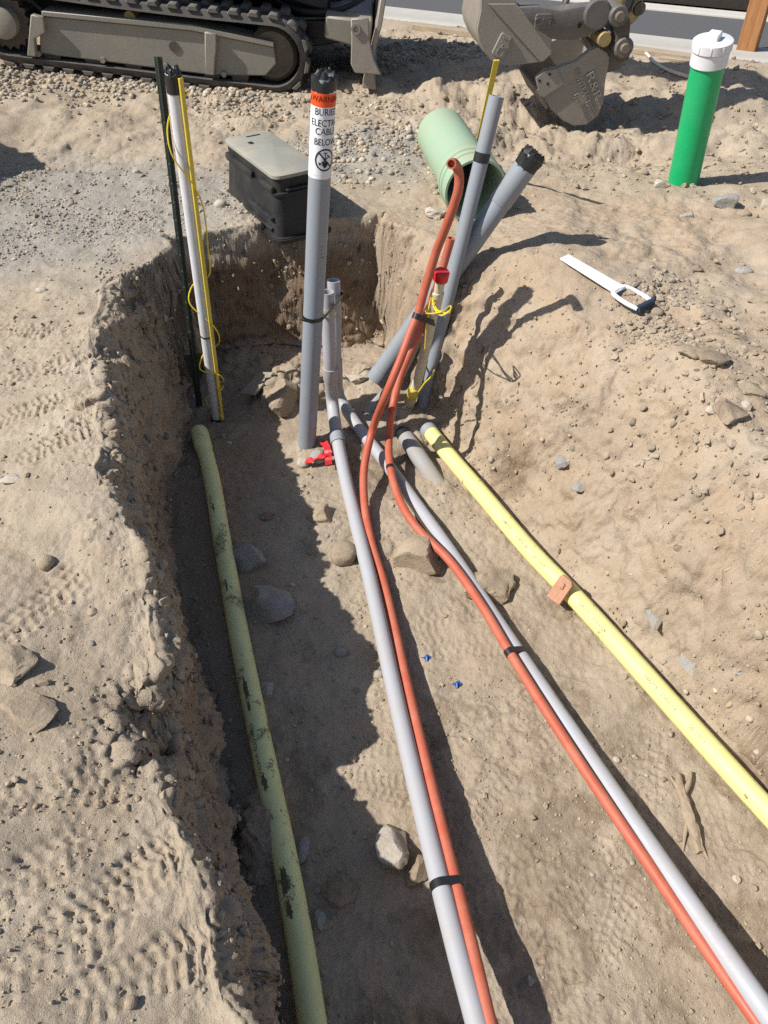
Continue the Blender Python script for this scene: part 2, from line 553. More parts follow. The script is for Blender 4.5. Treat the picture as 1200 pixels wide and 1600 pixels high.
def sstep(a, b, x):
    t = np.clip((x - a) / (b - a), 0, 1)
    return t * t * (3 - 2 * t)

FLOOR = -0.62
LIP_L = [(-1.042, 3.386, 0), (-0.9326, 3.162, 0), (-1.036, 2.958, 0), (-1.131, 2.854, 0), (-1.079, 2.558, 0), (-0.9795, 2.141, 0), (-0.9104, 1.932, 0), (-0.8305, 1.691, 0), (-0.7545, 1.553, -0), (-0.671, 1.441, -0), (-0.6302, 1.337, 0), (-0.6019, 1.24, 0), (-0.5826, 1.141, 0), (-0.5568, 1.039, 0),
         (-0.5289, 0.9532, 0), (-0.4845, 0.8129, 0), (-0.4565, 0.7432, 0), (-0.4227, 0.679, 0), (-0.3848, 0.6123, 0), (-0.3482, 0.517, 0), (-0.3149, 0.4444, 0), (-0.2931, 0.3924, 0), (-0.2637, 0.3285, 0), (-0.2, 0.12, 0.0), (-0.05, -0.1, 0.0), (0.1, -0.6, 0.0), (0.1, -3.0, 0.0)]
FOOT_L = [(-1.106, 3.42, -0.62), (-1.017, 3.132, -0.62), (-0.9023, 2.801, -0.62), (-0.8621, 2.177, -0.62), (-0.8179, 2.02, -0.62), (-0.7115, 1.727, -0.62), (-0.6671, 1.572, -0.62), (-0.6312, 1.468, -0.62), (-0.5605, 1.322, -0.62), (-0.4884, 1.104, -0.62),
          (-0.4481, 1.022, -0.62), (-0.3863, 0.8213, -0.62), (-0.3339, 0.7012, -0.62), (-0.2813, 0.5642, -0.62), (-0.2381, 0.439, -0.62), (-0.02, 0.2, 0.0), (0.12, -0.1, 0.0), (0.22, -0.6, 0.0), (0.22, -3.0, 0.0)]
TOP_R = [(0.0146, 3.465, 0.04), (0.1566, 3.348, 0.04), (0.2493, 3.219, 0.04), (0.3735, 3.048, 0.04), (0.5217, 2.958, 0.05), (0.7106, 2.85, 0.06), (0.8454, 2.646, 0.06), (0.9357, 2.518, 0.06), (1.017, 2.303, 0.06), (1.057, 2.073, 0.06), (1.116, 1.823, 0.06), (1.193, 1.542, 0.06),
         (1.177, 1.068, 0.06), (1.157, 0.6236, 0.06), (1.35, 0.3, 0.0), (1.4, -3.0, 0.0)]
FOOT_R = [(0, 3.39, -0.62), (0.0376, 3.188, -0.62), (0.119, 2.923, -0.62), (0.2075, 2.768, -0.62), (0.3598, 2.406, -0.62), (0.4845, 2.214, -0.62), (0.6035, 1.987, -0.62), (0.7477, 1.739, -0.62), (0.86, 1.545, -0.62), (0.9751, 1.347, -0.62), (1.102, 1.128, -0.62),
          (1.196, 0.936, -0.62), (1.274, 0.7182, -0.62), (0.95, 0.35, 0.0), (1.0, -3.0, 0.0)]
def _pl(lst):
    a = np.array(sorted([(p[1], p[0]) for p in lst]))
    return a[:, 0], a[:, 1]
_LL, _FL, _TR, _FR = _pl(LIP_L), _pl(FOOT_L), _pl(TOP_R), _pl(FOOT_R)
KERB_A, KERB_B = np.array((-0.6695, 7.874, 0)[:2]), np.array((2.739, 6.18, 0)[:2])
KERB_U = (KERB_B - KERB_A) / np.linalg.norm(KERB_B - KERB_A)
KERB_N = np.array([-KERB_U[1], KERB_U[0]])

def terrain(x, y):
    """height, dug fraction, and the slope part the point lies on (0 flat, 1 left, 2 right, 3 back)"""
    x = np.asarray(x, float); y = np.asarray(y, float)
    wob = 0.05 * fbm(x * 2.1, y * 2.1, octv=2, seed=3) + 0.03 * fbm(x * 8, y * 8, octv=3, seed=9)
    xl = x + 0.018 * fbm(x * 2.6, y * 2.6, octv=2, seed=3) + 0.009 * fbm(x * 9, y * 9, octv=3, seed=9)
    lip = np.interp(y, *_LL); foot = np.interp(y, *_FL)
    tl = (xl - lip) / np.maximum(foot - lip, 0.05)
    dl = np.interp(tl, [0, 0.12, 0.3, 0.55, 0.86, 1.0, 1.12], [0, 0.02, 0.10, 0.48, 0.9, 0.985, 1.0])
    xr = x + wob * 0.6
    top = np.interp(y, *_TR); ft = np.interp(y, *_FR)
    tr = (top - xr) / np.maximum(top - ft, 0.05)
    dr = np.interp(tr, [-0.1, 0.0, 0.12, 0.5, 0.88, 1.0, 1.15], [0, 0.01, 0.08, 0.47, 0.9, 0.98, 1.0])
    yb = y + 0.05 * fbm(x * 2.1, y * 0.3, octv=2, seed=3)
    drs = np.interp(tr, [-0.1, 0.0, 0.25, 0.5, 0.72, 0.93, 1.0, 1.15], [0, 0.01, 0.05, 0.17, 0.45, 0.93, 0.985, 1.0])
    bl = sstep(1.9, 2.6, y)
    dr = dr * (1 - bl) + drs * bl
    yt = np.interp(x, [-1.2, -0.9, -0.4, 0.0, 0.3, 0.6], [3.26, 3.33, 3.45, 3.585, 3.54, 3.44])
    yf = yt - np.interp(x, [-1.0, -0.05, 0.12, 0.5], [0.10, 0.10, 0.26, 0.34])
    tb = (yt - yb) / (yt - yf)
    db = np.interp(tb, [0, 0.1, 0.25, 0.75, 1.0, 1.3], [0, 0.06, 0.25, 0.9, 0.985, 1.0])
    d = np.minimum(np.minimum(dl, dr), db)
    kind = np.where(dl <= np.minimum(dr, db), 1, np.where(dr <= db, 2, 3))
    bank = 0.012 * fbm(x * 1.3, y * 1.3, octv=3, seed=21) + 0.008 * fbm(x * 6, y * 6, octv=3, seed=25)
    right = sstep(0.4, 1.1, x) * (1 - sstep(3.2, 4.6, y))
    bank = bank + right * (0.05 + 0.03 * fbm(x * 4, y * 4, octv=4, seed=31))
    # churned ground and machine ruts across the far side
    far = sstep(4.0, 4.6, y) * (1 - sstep(5.6, 6.6, y)) * sstep(-0.3, 0.5, x)
    q = y + 0.12 * x
    bank = bank + far * (0.05 * np.sin(q * 8.3 + 0.7 * fbm(x * 1.2, y * 1.2, octv=2, seed=5)) + 0.03 * fbm(x * 7, y * 7, octv=4, seed=6))
    bank = bank + sstep(3.6, 4.4, y) * 0.02 * fbm(x * 5, y * 5, octv=4, seed=41)
    bank = bank + 0.078 * np.clip(-0.7 - x, 0, 3.2) * sstep(4.3, 5.3, y)
    bank = bank + sstep(0.45, 0.0, np.abs(x - lip)) * (0.03 * (y < 3.3) * sstep(1.1, 1.5, y) - 0.075 * sstep(1.45, 1.05, y) * sstep(-0.4, 0.2, y))
    bank = bank + 0.09 * np.exp(-(((x - 0.62) / 0.3) ** 2 + ((y - 2.95) / 0.32) ** 2))
    bank = bank - 0.075 * np.exp(-(((x - 1.15) / 0.5) ** 2 + ((y - 4.62) / 0.42) ** 2))
    # unseen mound added left of the picture to throw its shadow into view
    bank = bank + 1.0 * np.exp(-(((x + 2.75) / 0.36) ** 2 + ((y - 3.95) / 0.5) ** 2))
    # crumbled lumps standing on the lower left edge
    for cx, cy, r, hh in LUMPS:
        g = np.exp(-(((x - cx) / r) ** 2 + ((y - cy) / r) ** 2))
        bank = bank + hh * g * (0.8 + 0.5 * fbm(x * 18, y * 18, octv=3, seed=51))
    floor = FLOOR + 0.012 * fbm(x * 2.2, y * 2.2, octv=3, seed=61) + 0.006 * fbm(x * 9, y * 9, octv=3, seed=64)
    for cx, cy, rx, ry, hh in HEAPS:
        g = np.exp(-(((x - cx) / rx) ** 2 + ((y - cy) / ry) ** 2))
        floor = floor + hh * g * (1 + 0.22 * fbm(x * 14, y * 14, octv=3, seed=71))
    z = bank * (1 - d) + floor * d
    # the ground falls away below the road and its verge
    s = (x - KERB_A[0]) * KERB_N[0] + (y - KERB_A[1]) * KERB_N[1]
    z = z * (1 - sstep(-0.6, -0.1, s)) - 0.5 * sstep(-0.04, 0.16, s)
    return z, d, kind

LUMPS = [(*(-0.5145, 0.9445, -0.08)[:2], 0.095, -0.21), (*(-0.5753, 0.968, -0.05)[:2], 0.055, -0.09), (*(-0.4489, 0.8362, -0.1)[:2], 0.05, -0.08), (-0.78, 1.45, 0.07, 0.025), (-0.93, 2.0, 0.08, 0.03), (-0.98, 2.45, 0.08, 0.03), (-0.36, 0.56, 0.05, 0.02)]
HEAPS = [(*(-0.3273, 0.9007, -0.58)[:2], 0.05, 0.12, 0.072),                                        # soil lying against the left gas pipe
         (-0.42, 2.98, 0.13, 0.12, 0.13), (-0.25, 2.60, 0.16, 0.10, 0.05), (-0.05, 3.05, 0.2, 0.15, 0.09), (0.1, 2.75, 0.2, 0.14, 0.06),
         (-0.6, 3.2, 0.25, 0.14, 0.09), (-0.25, 2.1, 0.12, 0.1, 0.03), (0.22, 2.3, 0.09, 0.12, 0.03), (0.72, 1.1, 0.4, 0.4, 0.02)]

def ground_z(x, y):
    return terrain(x, y)[0]
# --- end terrain

def gz(x, y):
    return float(ground_z(np.array([x]), np.array([y]))[0])

def axis_steps(spans):
    out = []
    for a, b, s in spans:
        n = max(1, int(round((b - a) / s)))
        out += list(np.linspace(a, b, n, endpoint=False))
    out.append(spans[-1][1])
    return np.array(out)

GX = axis_steps([(-60, -20, 10), (-20, -6, 1.5), (-6, -3.6, 0.2), (-3.6, -1.9, 0.03), (-1.9, -1.15, 0.009), (-1.15, -0.95, 0.006), (-0.95, -0.25, 0.0042), (-0.25, 0.95, 0.0052),
                 (0.95, 1.5, 0.007), (1.5, 2.4, 0.018), (2.4, 3.6, 0.035), (3.6, 6, 0.2), (6, 20, 1.5), (20, 60, 10)])
GY_ = axis_steps([(-30, -4, 4), (-4, -0.5, 0.25), (-0.5, 0.28, 0.025), (0.28, 1.5, 0.004), (1.5, 2.4, 0.0055), (2.4, 3.2, 0.0075), (3.2, 3.62, 0.003), (3.62, 5.0, 0.014), (5.0, 8.4, 0.03),
                  (8.4, 9.0, 0.1), (9, 14, 0.8), (14, 60, 6)])

def ground_grid():
    """rows of points whose columns crowd together down the left cut face"""
    yy = np.linspace(-3, 3.6, 240)
    lip = np.interp(yy, *_LL); foot = np.interp(yy, *_FL)
    k = np.ones(17) / 17
    pad = lambda a: np.convolve(np.pad(a, 8, mode='edge'), k, 'valid')
    lip, foot = pad(lip), pad(foot)
    n = 150
    X = np.empty((len(GY_), len(GX) + n)); Y = np.empty_like(X)
    for r, y in enumerate(GY_):
        a = np.interp(y, yy, lip) - 0.05
        b = np.interp(y, yy, foot) + 0.05
        left = GX[GX < -0.8]; right = GX[GX >= -0.8]
        # squeeze the ordinary columns to either side of the face, far ones stay put
        xl = np.where(left > -2.2, -2.2 + (left + 2.2) * (a + 2.2) / (-0.8 + 2.2), left)
        xr = np.where(right < 1.2, 1.2 - (1.2 - right) * (1.2 - b) / (1.2 + 0.8), right)
        X[r] = np.concatenate([xl, np.linspace(a, b, n + 2)[1:-1], xr])
        Y[r] = y
    return X, Y

def boot_prints(x, y, z, prints, flat):
    for cx, cy, ang, L, W, dep, pitch, sd in prints:
        sel = np.where((np.abs(x - cx) < L * 0.75) & (np.abs(y - cy) < L * 0.75))[0]
        if len(sel) == 0:
            continue
        dx = x[sel] - cx; dy = y[sel] - cy
        ca, sa = math.cos(ang), math.sin(ang)
        u = dx * ca + dy * sa
        v = -dx * sa + dy * ca
        wig = 0.004 * vnoise(u * 40, v * 40, seed=sd)
        half = W / 2 * np.interp(u / L, [-0.5, -0.42, -0.25, -0.05, 0.2, 0.38, 0.5], [0.2, 0.72, 0.8, 0.66, 1.0, 0.85, 0.15])
        m = sstep(0.006, -0.004, np.abs(v) - half + wig) * sstep(0.5 * L, 0.47 * L, np.abs(u))
        m = m * (0.7 + 0.3 * sstep(-0.3, 0.25, vnoise(u * 14 + sd, v * 14, seed=sd + 1)))
        pit = pitch * (0.88 + 0.3 * ((sd * 37) % 11) / 11)
        side = np.where(v > 0, 0.5, 0.0)
        ph = (u + 0.25 * np.abs(v) + wig) / pit + side
        bar = np.abs((ph % 1.0) - 0.5) * 2                       # 0 at the middle of a block, 1 at the ridge between blocks
        ridge = np.maximum(sstep(0.42, 0.74, bar), sstep(0.006, 0.002, np.abs(v)))
        ridge = np.maximum(ridge, 0.8 * sstep(0.005, 0.0015, np.abs(np.abs(v) - half * 0.6)))
        rim = sstep(0.011, 0.003, np.abs(np.abs(v) - half - 0.004)) * sstep(0.52 * L, 0.45 * L, np.abs(u))
        brk = sstep(-0.45, 0.05, vnoise(u * 55 + sd, v * 55, seed=sd + 3))
        z[sel] += flat[sel] * (m * (-dep + dep * 1.05 * ridge * (0.75 + 0.25 * brk)) + rim * dep * 0.35 * brk)
    return z

PRINTS = []
for (px_, ang_, d_) in [
    ((-0.5217, 0.5554, -0), 0.72, 1), ((-0.5907, 0.4423, 0), 0.66, 1), ((-0.4303, 0.419, 0), 0.5, 1), ((-0.6928, 0.5647, 0), 0.8, 1), ((-1.157, 2.236, 0), 0.2, 1), ((-1.15, 1.982, 0), 0.4, 1), ((-0.9731, 1.836, 0), 0.7, 1), ((-0.8529, 1.24, 0), 1.0, 1), ((-0.655, 0.7627, 0), 0.3, 1), ((-1.349, 2.508, 0), 2.9, 1),
    ((0, 1.395, -0.62), 1.9, 2), ((0.0097, 1.191, -0.62), 0.2, 2), ((0, 1.048, -0.62), -0.2, 2), ((0.2231, 1.681, -0.62), 0.3, 2), ((0.301, 1.545, -0.62), 0.1, 2), ((0.3406, 0.7981, -0.62), 0.5, 2), ((0.5449, 0.7981, -0.62), 0.8, 2),
    ((0.6041, 0.7182, -0.62), 1.1, 2), ((0.414, 0.6136, -0.62), 1.9, 2), ((0.4296, 0.5166, -0.62), 1.6, 2), ((0.7742, 1.108, -0.62), 1.3, 2), ((0.2341, 1.212, -0.62), 0.7, 2), ((0.086, 1.545, -0.62), 0.2, 2), ((0.4745, 1.256, -0.62), 2.0, 2),
    ((0.2946, 1.029, -0.62), 0.9, 2), ((0.7447, 0.7182, -0.62), 0.3, 2), ((0.9228, 0.918, -0.62), 1.7, 2), ((-0.0899, 1.71, -0.62), 0.9, 2)]:
    PRINTS.append((px_[0], px_[1], ang_, 0.30, 0.108, 0.0095 if d_ == 1 else 0.0036, 0.026, int(abs(px_[0] * 1000)) % 97))

def build_ground():
    X, Y = ground_grid()
    ny, nx = X.shape
    x, y = X.ravel(), Y.ravel()
    z, d, kind = terrain(x, y)
    near = (np.abs(x) < 3.6) & (y > -0.5) & (y < 7.2)
    idx = np.where(near)[0]
    # normals of the smooth shape
    Zg = z.reshape(ny, nx)
    S3 = np.stack([X, Y, Zg], -1)
    n = np.cross(np.gradient(S3, axis=1), np.gradient(S3, axis=0)).reshape(-1, 3)
    global GAREA
    GAREA = np.linalg.norm(n, axis=1)
    n /= np.maximum(np.linalg.norm(n, axis=1), 1e-12)[:, None]
    steep = np.clip((1 - n[:, 2]) * 2.2, 0, 1)
    xx, yy, zz, st = x[idx], y[idx], z[idx], steep[idx]
    ea = sstep(0.02, 0.2, d[idx]) * (1 - sstep(0.9, 1.0, d[idx]))
    st2 = np.maximum(st, 0.6 * ea)
    isr = (kind[idx] == 2)
    wall = st2 * np.where(isr, 0.6, np.where(kind[idx] == 3, 0.5, 0.8))
    dist = np.clip(yy / 3.0, 0.3, 1.6)
    led = fbm((xx + 0.5 * zz) * 4.2, (yy + 0.7 * zz) * 3.2, zz * 5.5, 3, 107)
    disp = wall * 0.034 * sstep(-0.15, 0.35, led) * np.where(isr, 0.35, 1.0)
    disp += wall * (0.026 * fbm(xx * 6, yy * 6, zz * 7, 3, 101) + 0.015 * fbm(xx * 19, yy * 19, zz * 22, 4, 111))
    rid = 1 - np.abs(fbm(xx * 9 + 3, yy * 9, zz * 9 * 1.6, 3, 117))
    disp -= wall * 0.016 * sstep(0.85, 1.0, rid)
    disp += wall * 0.010 * sstep(0.0, 0.5, fbm(xx * 12, yy * 12, zz * 26, 3, 119))
    disp += wall * 0.007 * np.maximum(0, fbm(xx * 34, yy * 34, zz * 40, 3, 123))
    rough = 0.45 + 0.75 * sstep(-0.25, 0.5, fbm(xx * 2.6, yy * 2.6, None, 2, 131))
    disp += (1 - wall) * rough * (0.0042 * fbm(xx * 16, yy * 16, zz * 16, 3, 121) + 0.0023 * fbm(xx * 50, yy * 50, zz * 50, 4, 125, 0.62))
    lump = sstep(0.1, 0.7, fbm(xx * 2.2 + 9, yy * 2.2, None, 3, 133))
    disp += (1 - 0.5 * wall) * lump * 0.0035 * np.maximum(0, fbm(xx * 70, yy * 70, zz * 70, 2, 137))
    disp += wall * 0.0055 * fbm(xx * 55, yy * 55, zz * 55, 4, 141, 0.6)
    # shallow scuffs
    sc = fbm(xx * 5 + 0.6 * yy, yy * 16, None, 3, 151)
    disp += (1 - wall) * 0.003 * np.abs(sc)
    P = np.stack([x, y, z], 1)
    P[idx] += n[idx] * disp[:, None]
    flat = (1 - np.clip(steep * 2.5, 0, 1)) * np.where((d < 0.03) | (d > 0.93), 1.0, 0.0)
    P[:, 2] = boot_prints(x, y, P[:, 2].copy(), PRINTS, flat)
    # zones: R grey fines, G damp patches, B darker soil on the cut faces and left floor strip
    q = fbm(x * 1.8, y * 1.8, None, 4, 161)
    g1 = sstep(0.55, -0.25, np.hypot((x + 1.45) / 0.95, (y - 3.55) / 0.75) - 0.75 + 0.25 * q)
    g2 = sstep(0.4, -0.2, np.hypot((x + 0.05) / 0.5, (y - 4.35) / 0.45) - 0.7 + 0.25 * q)
    grey = np.clip(g1 + g2, 0, 1) * (1 - sstep(0.05, 0.2, d))
    fl = sstep(0.9, 0.98, d)
    w1 = sstep(0.12, 0.3, fbm(x * 4.6 + 5, y * 4.6, None, 5, 171) - 0.12 - 0.5 * np.clip(np.abs(y - 0.75) - 0.35, 0, 2) - 0.4 * np.clip(0.32 - x, 0, 1))
    w2 = sstep(0.5, 0.0, np.hypot((x + 0.03) / 0.25, (y - 2.45) / 0.25) - 0.5 + 0.3 * q)
    w3 = sstep(0.5, 0.0, np.hypot((x - 0.55) / 0.16, (y - 2.35) / 0.16) - 0.5 + 0.4 * q)
    moist = np.clip(fl * w1 * 0.5 + np.maximum(w2, w3) * 0.75 * sstep(0.5, 0.8, d), 0, 1)
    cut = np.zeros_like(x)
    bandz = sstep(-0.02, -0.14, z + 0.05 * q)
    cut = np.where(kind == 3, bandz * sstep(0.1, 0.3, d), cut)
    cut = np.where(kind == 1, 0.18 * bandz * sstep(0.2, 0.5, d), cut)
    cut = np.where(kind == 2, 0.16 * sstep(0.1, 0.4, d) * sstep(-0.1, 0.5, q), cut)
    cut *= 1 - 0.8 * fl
    cut = np.maximum(cut, fl * 0.6 * sstep(0.25, -0.25, x + 0.42 + 0.1 * q + 0.0 * y))  # floor set darker towards the left wall
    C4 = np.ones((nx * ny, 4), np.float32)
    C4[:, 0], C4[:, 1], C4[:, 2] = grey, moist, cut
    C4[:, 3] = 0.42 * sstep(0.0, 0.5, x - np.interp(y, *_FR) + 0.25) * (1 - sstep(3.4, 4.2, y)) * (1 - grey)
    i = np.arange(nx * ny).reshape(ny, nx)
    quads = np.stack([i[:-1, :-1], i[:-1, 1:], i[1:, 1:], i[1:, :-1]], -1).reshape(-1, 4)
    me = bpy.data.meshes.new('ground')
    me.vertices.add(len(P)); me.vertices.foreach_set('co', P.astype(np.float32).ravel())
    me.loops.add(quads.size); me.loops.foreach_set('vertex_index', quads.ravel().astype(np.int32))
    me.polygons.add(len(quads)); me.polygons.foreach_set('loop_start', np.arange(0, quads.size, 4, dtype=np.int32))
    me.polygons.foreach_set('use_smooth', np.ones(len(quads), bool))
    at = me.attributes.new('zone', 'FLOAT_COLOR', 'POINT')
    at.data.foreach_set('color', C4.ravel())
    me.update(calc_edges=True)
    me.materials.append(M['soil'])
    o = bpy.data.objects.new('ground', me)
    COL.objects.link(o)
    setp(o, 'dry tan construction soil with a pipe trench dug into it', None, None, 'structure')
    return P, n, d, kind, grey

GP, GN, GD, GK, GG = build_ground()

# ------------------------------------------------------------------ loose crumbs and gravel
def ico(sub):
    bm = bmesh.new()
    bmesh.ops.create_icosphere(bm, subdivisions=sub, radius=1.0)
    bm.verts.index_update()
    V = np.array([v.co[:] for v in bm.verts])
    F = np.array([[v.index for v in f.verts] for f in bm.faces])
    bm.free()
    return V, F
ICO1, ICO2, ICO3, ICO4 = ico(1), ico(2), ico(3), ico(4)

def rock_shape(seed, base, facets=9, cut=0.78, bumps=0.1, dims=(1, 1, 1)):
    rng = np.random.default_rng(seed)
    V = base[0].copy()
    for _ in range(facets):
        nv = rng.normal(size=3); nv /= np.linalg.norm(nv)
        c = cut + rng.uniform(-0.12, 0.15)
        dd = V @ nv
        k = dd > c
        V[k] -= nv * (dd[k] - c)[:, None]
    V *= 1 + bumps * fbm(V[:, 0] * 1.7 + seed, V[:, 1] * 1.7, V[:, 2] * 1.7, 3, seed % 50)[:, None]
    V *= np.asarray(dims)
    return V

def scatter(name, pos, nor, size, mat, variants, tints, rng, flat=(0.45, 0.8), sink=0.25, align=0.6, smooth=True):
    N = len(pos)
    vi = rng.integers(0, len(variants), N)
    allV, allF, allC = [], [], []
    off = 0
    for k, (bv, bf) in enumerate(variants):
        s = np.where(vi == k)[0]
        if len(s) == 0:
            continue
        m = len(s)
        up = nor[s] * align + np.array([0, 0, 1 - align])
        up += rng.normal(size=(m, 3)) * 0.15
        up /= np.linalg.norm(up, axis=1)[:, None]
        rv = rng.normal(size=(m, 3))
        e1 = np.cross(up, rv); e1 /= np.linalg.norm(e1, axis=1)[:, None]
        e2 = np.cross(up, e1)
        sx = size[s] * rng.uniform(0.8, 1.25, m); sy = size[s] * rng.uniform(0.7, 1.0, m); sz = size[s] * rng.uniform(flat[0], flat[1], m)
        v = (bv[None, :, 0, None] * e1[:, None, :] * sx[:, None, None] + bv[None, :, 1, None] * e2[:, None, :] * sy[:, None, None]
             + bv[None, :, 2, None] * up[:, None, :] * sz[:, None, None])
        v += (pos[s] + nor[s] * (sz * (1 - 2 * sink))[:, None])[:, None, :]
        nvv = bv.shape[0]
        f = bf[None] + (off + np.arange(m) * nvv)[:, None, None]
        off += m * nvv
        allV.append(v.reshape(-1, 3)); allF.append(f.reshape(-1, 3))
        allC.append(np.repeat(tints[s], nvv, axis=0))
    V = np.concatenate(allV); F = np.concatenate(allF); Cc = np.concatenate(allC)
    me = bpy.data.meshes.new(name)
    me.vertices.add(len(V)); me.vertices.foreach_set('co', V.astype(np.float32).ravel())
    me.loops.add(F.size); me.loops.foreach_set('vertex_index', F.ravel().astype(np.int32))
    me.polygons.add(len(F)); me.polygons.foreach_set('loop_start', np.arange(0, F.size, 3, dtype=np.int32))
    me.polygons.foreach_set('use_smooth', np.full(len(F), smooth))
    at = me.attributes.new('tint', 'FLOAT_COLOR', 'POINT')
    at.data.foreach_set('color', np.concatenate([Cc, np.ones((len(Cc), 1))], 1).astype(np.float32).ravel())
    me.update(calc_edges=True)
    me.materials.append(M[mat])
    o = bpy.data.objects.new(name, me)
    COL.objects.link(o)
    return o

def soil_and_gravel():
    rng = np.random.default_rng(5)
    x, y, z = GP[:, 0], GP[:, 1], GP[:, 2]
    # area each vertex stands for, so that picks are even over the ground
    area = GAREA
    vis = (np.abs(x) < 0.55 + 0.52 * np.maximum(y, 0.0) + 0.3) & (y > 0.2) & (y < 7.2)
    s = (x - KERB_A[0]) * KERB_N[0] + (y - KERB_A[1]) * KERB_N[1]
    vis &= s < -0.05
    def pick(w, n):
        w = np.where(vis, w * area, 0)
        c = np.cumsum(w); r = rng.uniform(0, c[-1], n)
        k = np.searchsorted(c, r)
        p = GP[k].copy()
        p[:, :2] += rng.normal(size=(n, 2)) * 0.003
        return k, p
    clump = sstep(-0.1, 0.55, fbm(x * 3.1, y * 3.1, None, 3, 201))
    nearw = 1 / (0.35 + np.maximum(y, 0.3)) ** 1.6
    edge = sstep(0.02, 0.1, GD) * (1 - sstep(0.3, 0.8, GD)) * np.where(GK == 1, 1.6, 0.8)
    foot = sstep(0.82, 0.95, GD) * (1 - sstep(0.985, 1.0, GD))
    small = [(rock_shape(300 + i, ICO1, 5, 0.7, 0.15), ICO1[1]) for i in range(6)]
    mid = [(rock_shape(320 + i, ICO2, 7, 0.72, 0.12), ICO2[1]) for i in range(6)]
    rounded = [(rock_shape(340 + i, ICO2, 3, 0.9, 0.12), ICO2[1]) for i in range(6)]
    rough_ = [(rock_shape(360 + i, ICO2, 12, 0.55, 0.22), ICO2[1]) for i in range(8)]
    # crumbs of soil
    k, p = pick(nearw * (0.12 + clump + 0.9 * edge + 1.0 * foot), 22000)
    sz = 0.0010 + 0.0050 * rng.random(len(k)) ** 4
    sz *= np.clip(0.75 + y[k] * 0.22, 0.8, 2.2)
    t = np.repeat(rng.uniform(0.75, 1.2, (len(k), 1)), 3, 1)
    setp(scatter('soil_crumbs', p, GN[k], sz, 'clod', small, t, rng, smooth=False), 'small crumbs of dry soil strewn over the dug ground', 'soil crumbs', None, 'stuff')
    k, p = pick(nearw ** 0.7 * (0.05 + clump * 0.5 + 1.6 * edge + 0.8 * foot), 1500)
    sz = 0.005 + 0.011 * rng.random(len(k)) ** 3
    t = np.repeat(rng.uniform(0.75, 1.1, (len(k), 1)), 3, 1)
    setp(scatter('soil_clods', p, GN[k], sz, 'clod', rough_, t, rng, (0.5, 0.9), 0.3, smooth=False), 'broken clods of dry soil along the trench edges', 'soil clods', None, 'stuff')
    k, p = pick(sstep(3.3, 4.0, y) * (0.15 + clump + 0.6 * sstep(0.0, 0.8, x)), 4200)
    sz = 0.004 + 0.022 * rng.random(len(k)) ** 4
    t = np.repeat(rng.uniform(0.8, 1.1, (len(k), 1)), 3, 1)
    setp(scatter('soil_clods', p, GN[k], sz, 'clod', rough_, t, rng, (0.5, 0.9), 0.3, smooth=False), 'broken clods over the churned soil around the bucket', 'soil clods', None, 'stuff')
    lipn = sstep(0.0, 0.03, GD) * (1 - sstep(0.12, 0.35, GD)) * (GK == 1) * (0.2 + clump)
    k, p = pick(lipn * (y < 3.2), 230)
    sz = 0.006 + 0.022 * rng.random(len(k)) ** 2.6
    t = np.repeat(rng.uniform(0.85, 1.1, (len(k), 1)), 3, 1)
    setp(scatter('edge_clods', p, GN[k], sz, 'clod', rough_, t, rng, (0.6, 0.95), 0.4, smooth=False), 'crumbling clods along the left edge of the trench', 'soil clods', None, 'stuff')
    # stray pebbles
    pal = np.array([(0.40, 0.375, 0.335), (0.46, 0.43, 0.38), (0.32, 0.30, 0.275), (0.52, 0.48, 0.42), (0.36, 0.30, 0.23), (0.28, 0.275, 0.27), (0.44, 0.37, 0.28)])
    k, p = pick(nearw * (0.12 + 0.5 * clump + 0.6 * foot + 1.8 * sstep(0.9, 1.0, GD) * sstep(0.1, -0.3, x)), 4000)
    sz = 0.0018 + 0.0080 * rng.random(len(k)) ** 5
    sz *= np.clip(0.7 + y[k] * 0.25, 0.8, 2.0)
    t = pal[rng.integers(0, len(pal), len(k))] * rng.uniform(0.75, 1.1, (len(k), 1)) * np.array([(1.0, 0.95, 0.86)])
    setp(scatter('loose_pebbles', p, GN[k], sz, 'gravel', rounded + mid, t, rng, (0.4, 0.75), 0.42), 'small stray pebbles lying in the dry soil', 'pebbles', None, 'stuff')
    k, p = pick((sstep(0.1, 0.3, GD) * (1 - sstep(0.8, 0.95, GD))) * np.where(GK == 2, 0.5, 1.2) * (0.3 + clump), 520)
    sz = 0.004 + 0.016 * rng.random(len(k)) ** 3.5
    t = pal[rng.integers(0, len(pal), len(k))] * rng.uniform(0.7, 1.0, (len(k), 1)) * np.array([(1.0, 0.93, 0.82)])
    setp(scatter('embedded_stones', p, GN[k], sz, 'gravel', mid + rounded, t, rng, (0.5, 0.9), 0.5, 0.9), 'small stones embedded in the cut soil faces', 'stones', None, 'stuff')
    # washed gravel in drifts
    def blob(cx, cy, rx, ry):
        return sstep(0.5, -0.3, np.hypot((x - cx) / rx, (y - cy) / ry) - 0.7 + 0.3 * fbm(x * 3, y * 3, None, 3, 211))
    a1, a2, a3, a4, a5 = (-2.205, 5.373, -0), (-1.458, 5.51, 0), (-0.0341, 4.256, 0), (-0.6742, 5.179, -0), (0.1871, 6.368, 0)
    w = (1.6 * blob(a1[0], a1[1], 0.75, 0.42) + 0.8 * blob(a2[0], a2[1], 0.9, 0.3) + 0.35 * blob(a3[0], a3[1], 0.5, 0.45) + 0.3 * blob(a4[0], a4[1], 0.9, 0.25)
         + 0.9 * blob(a5[0], a5[1], 0.6, 0.5))
    k, p = pick(w * (0.3 + clump), 5200)
    sz = 0.005 + 0.015 * rng.random(len(k)) ** 2.2
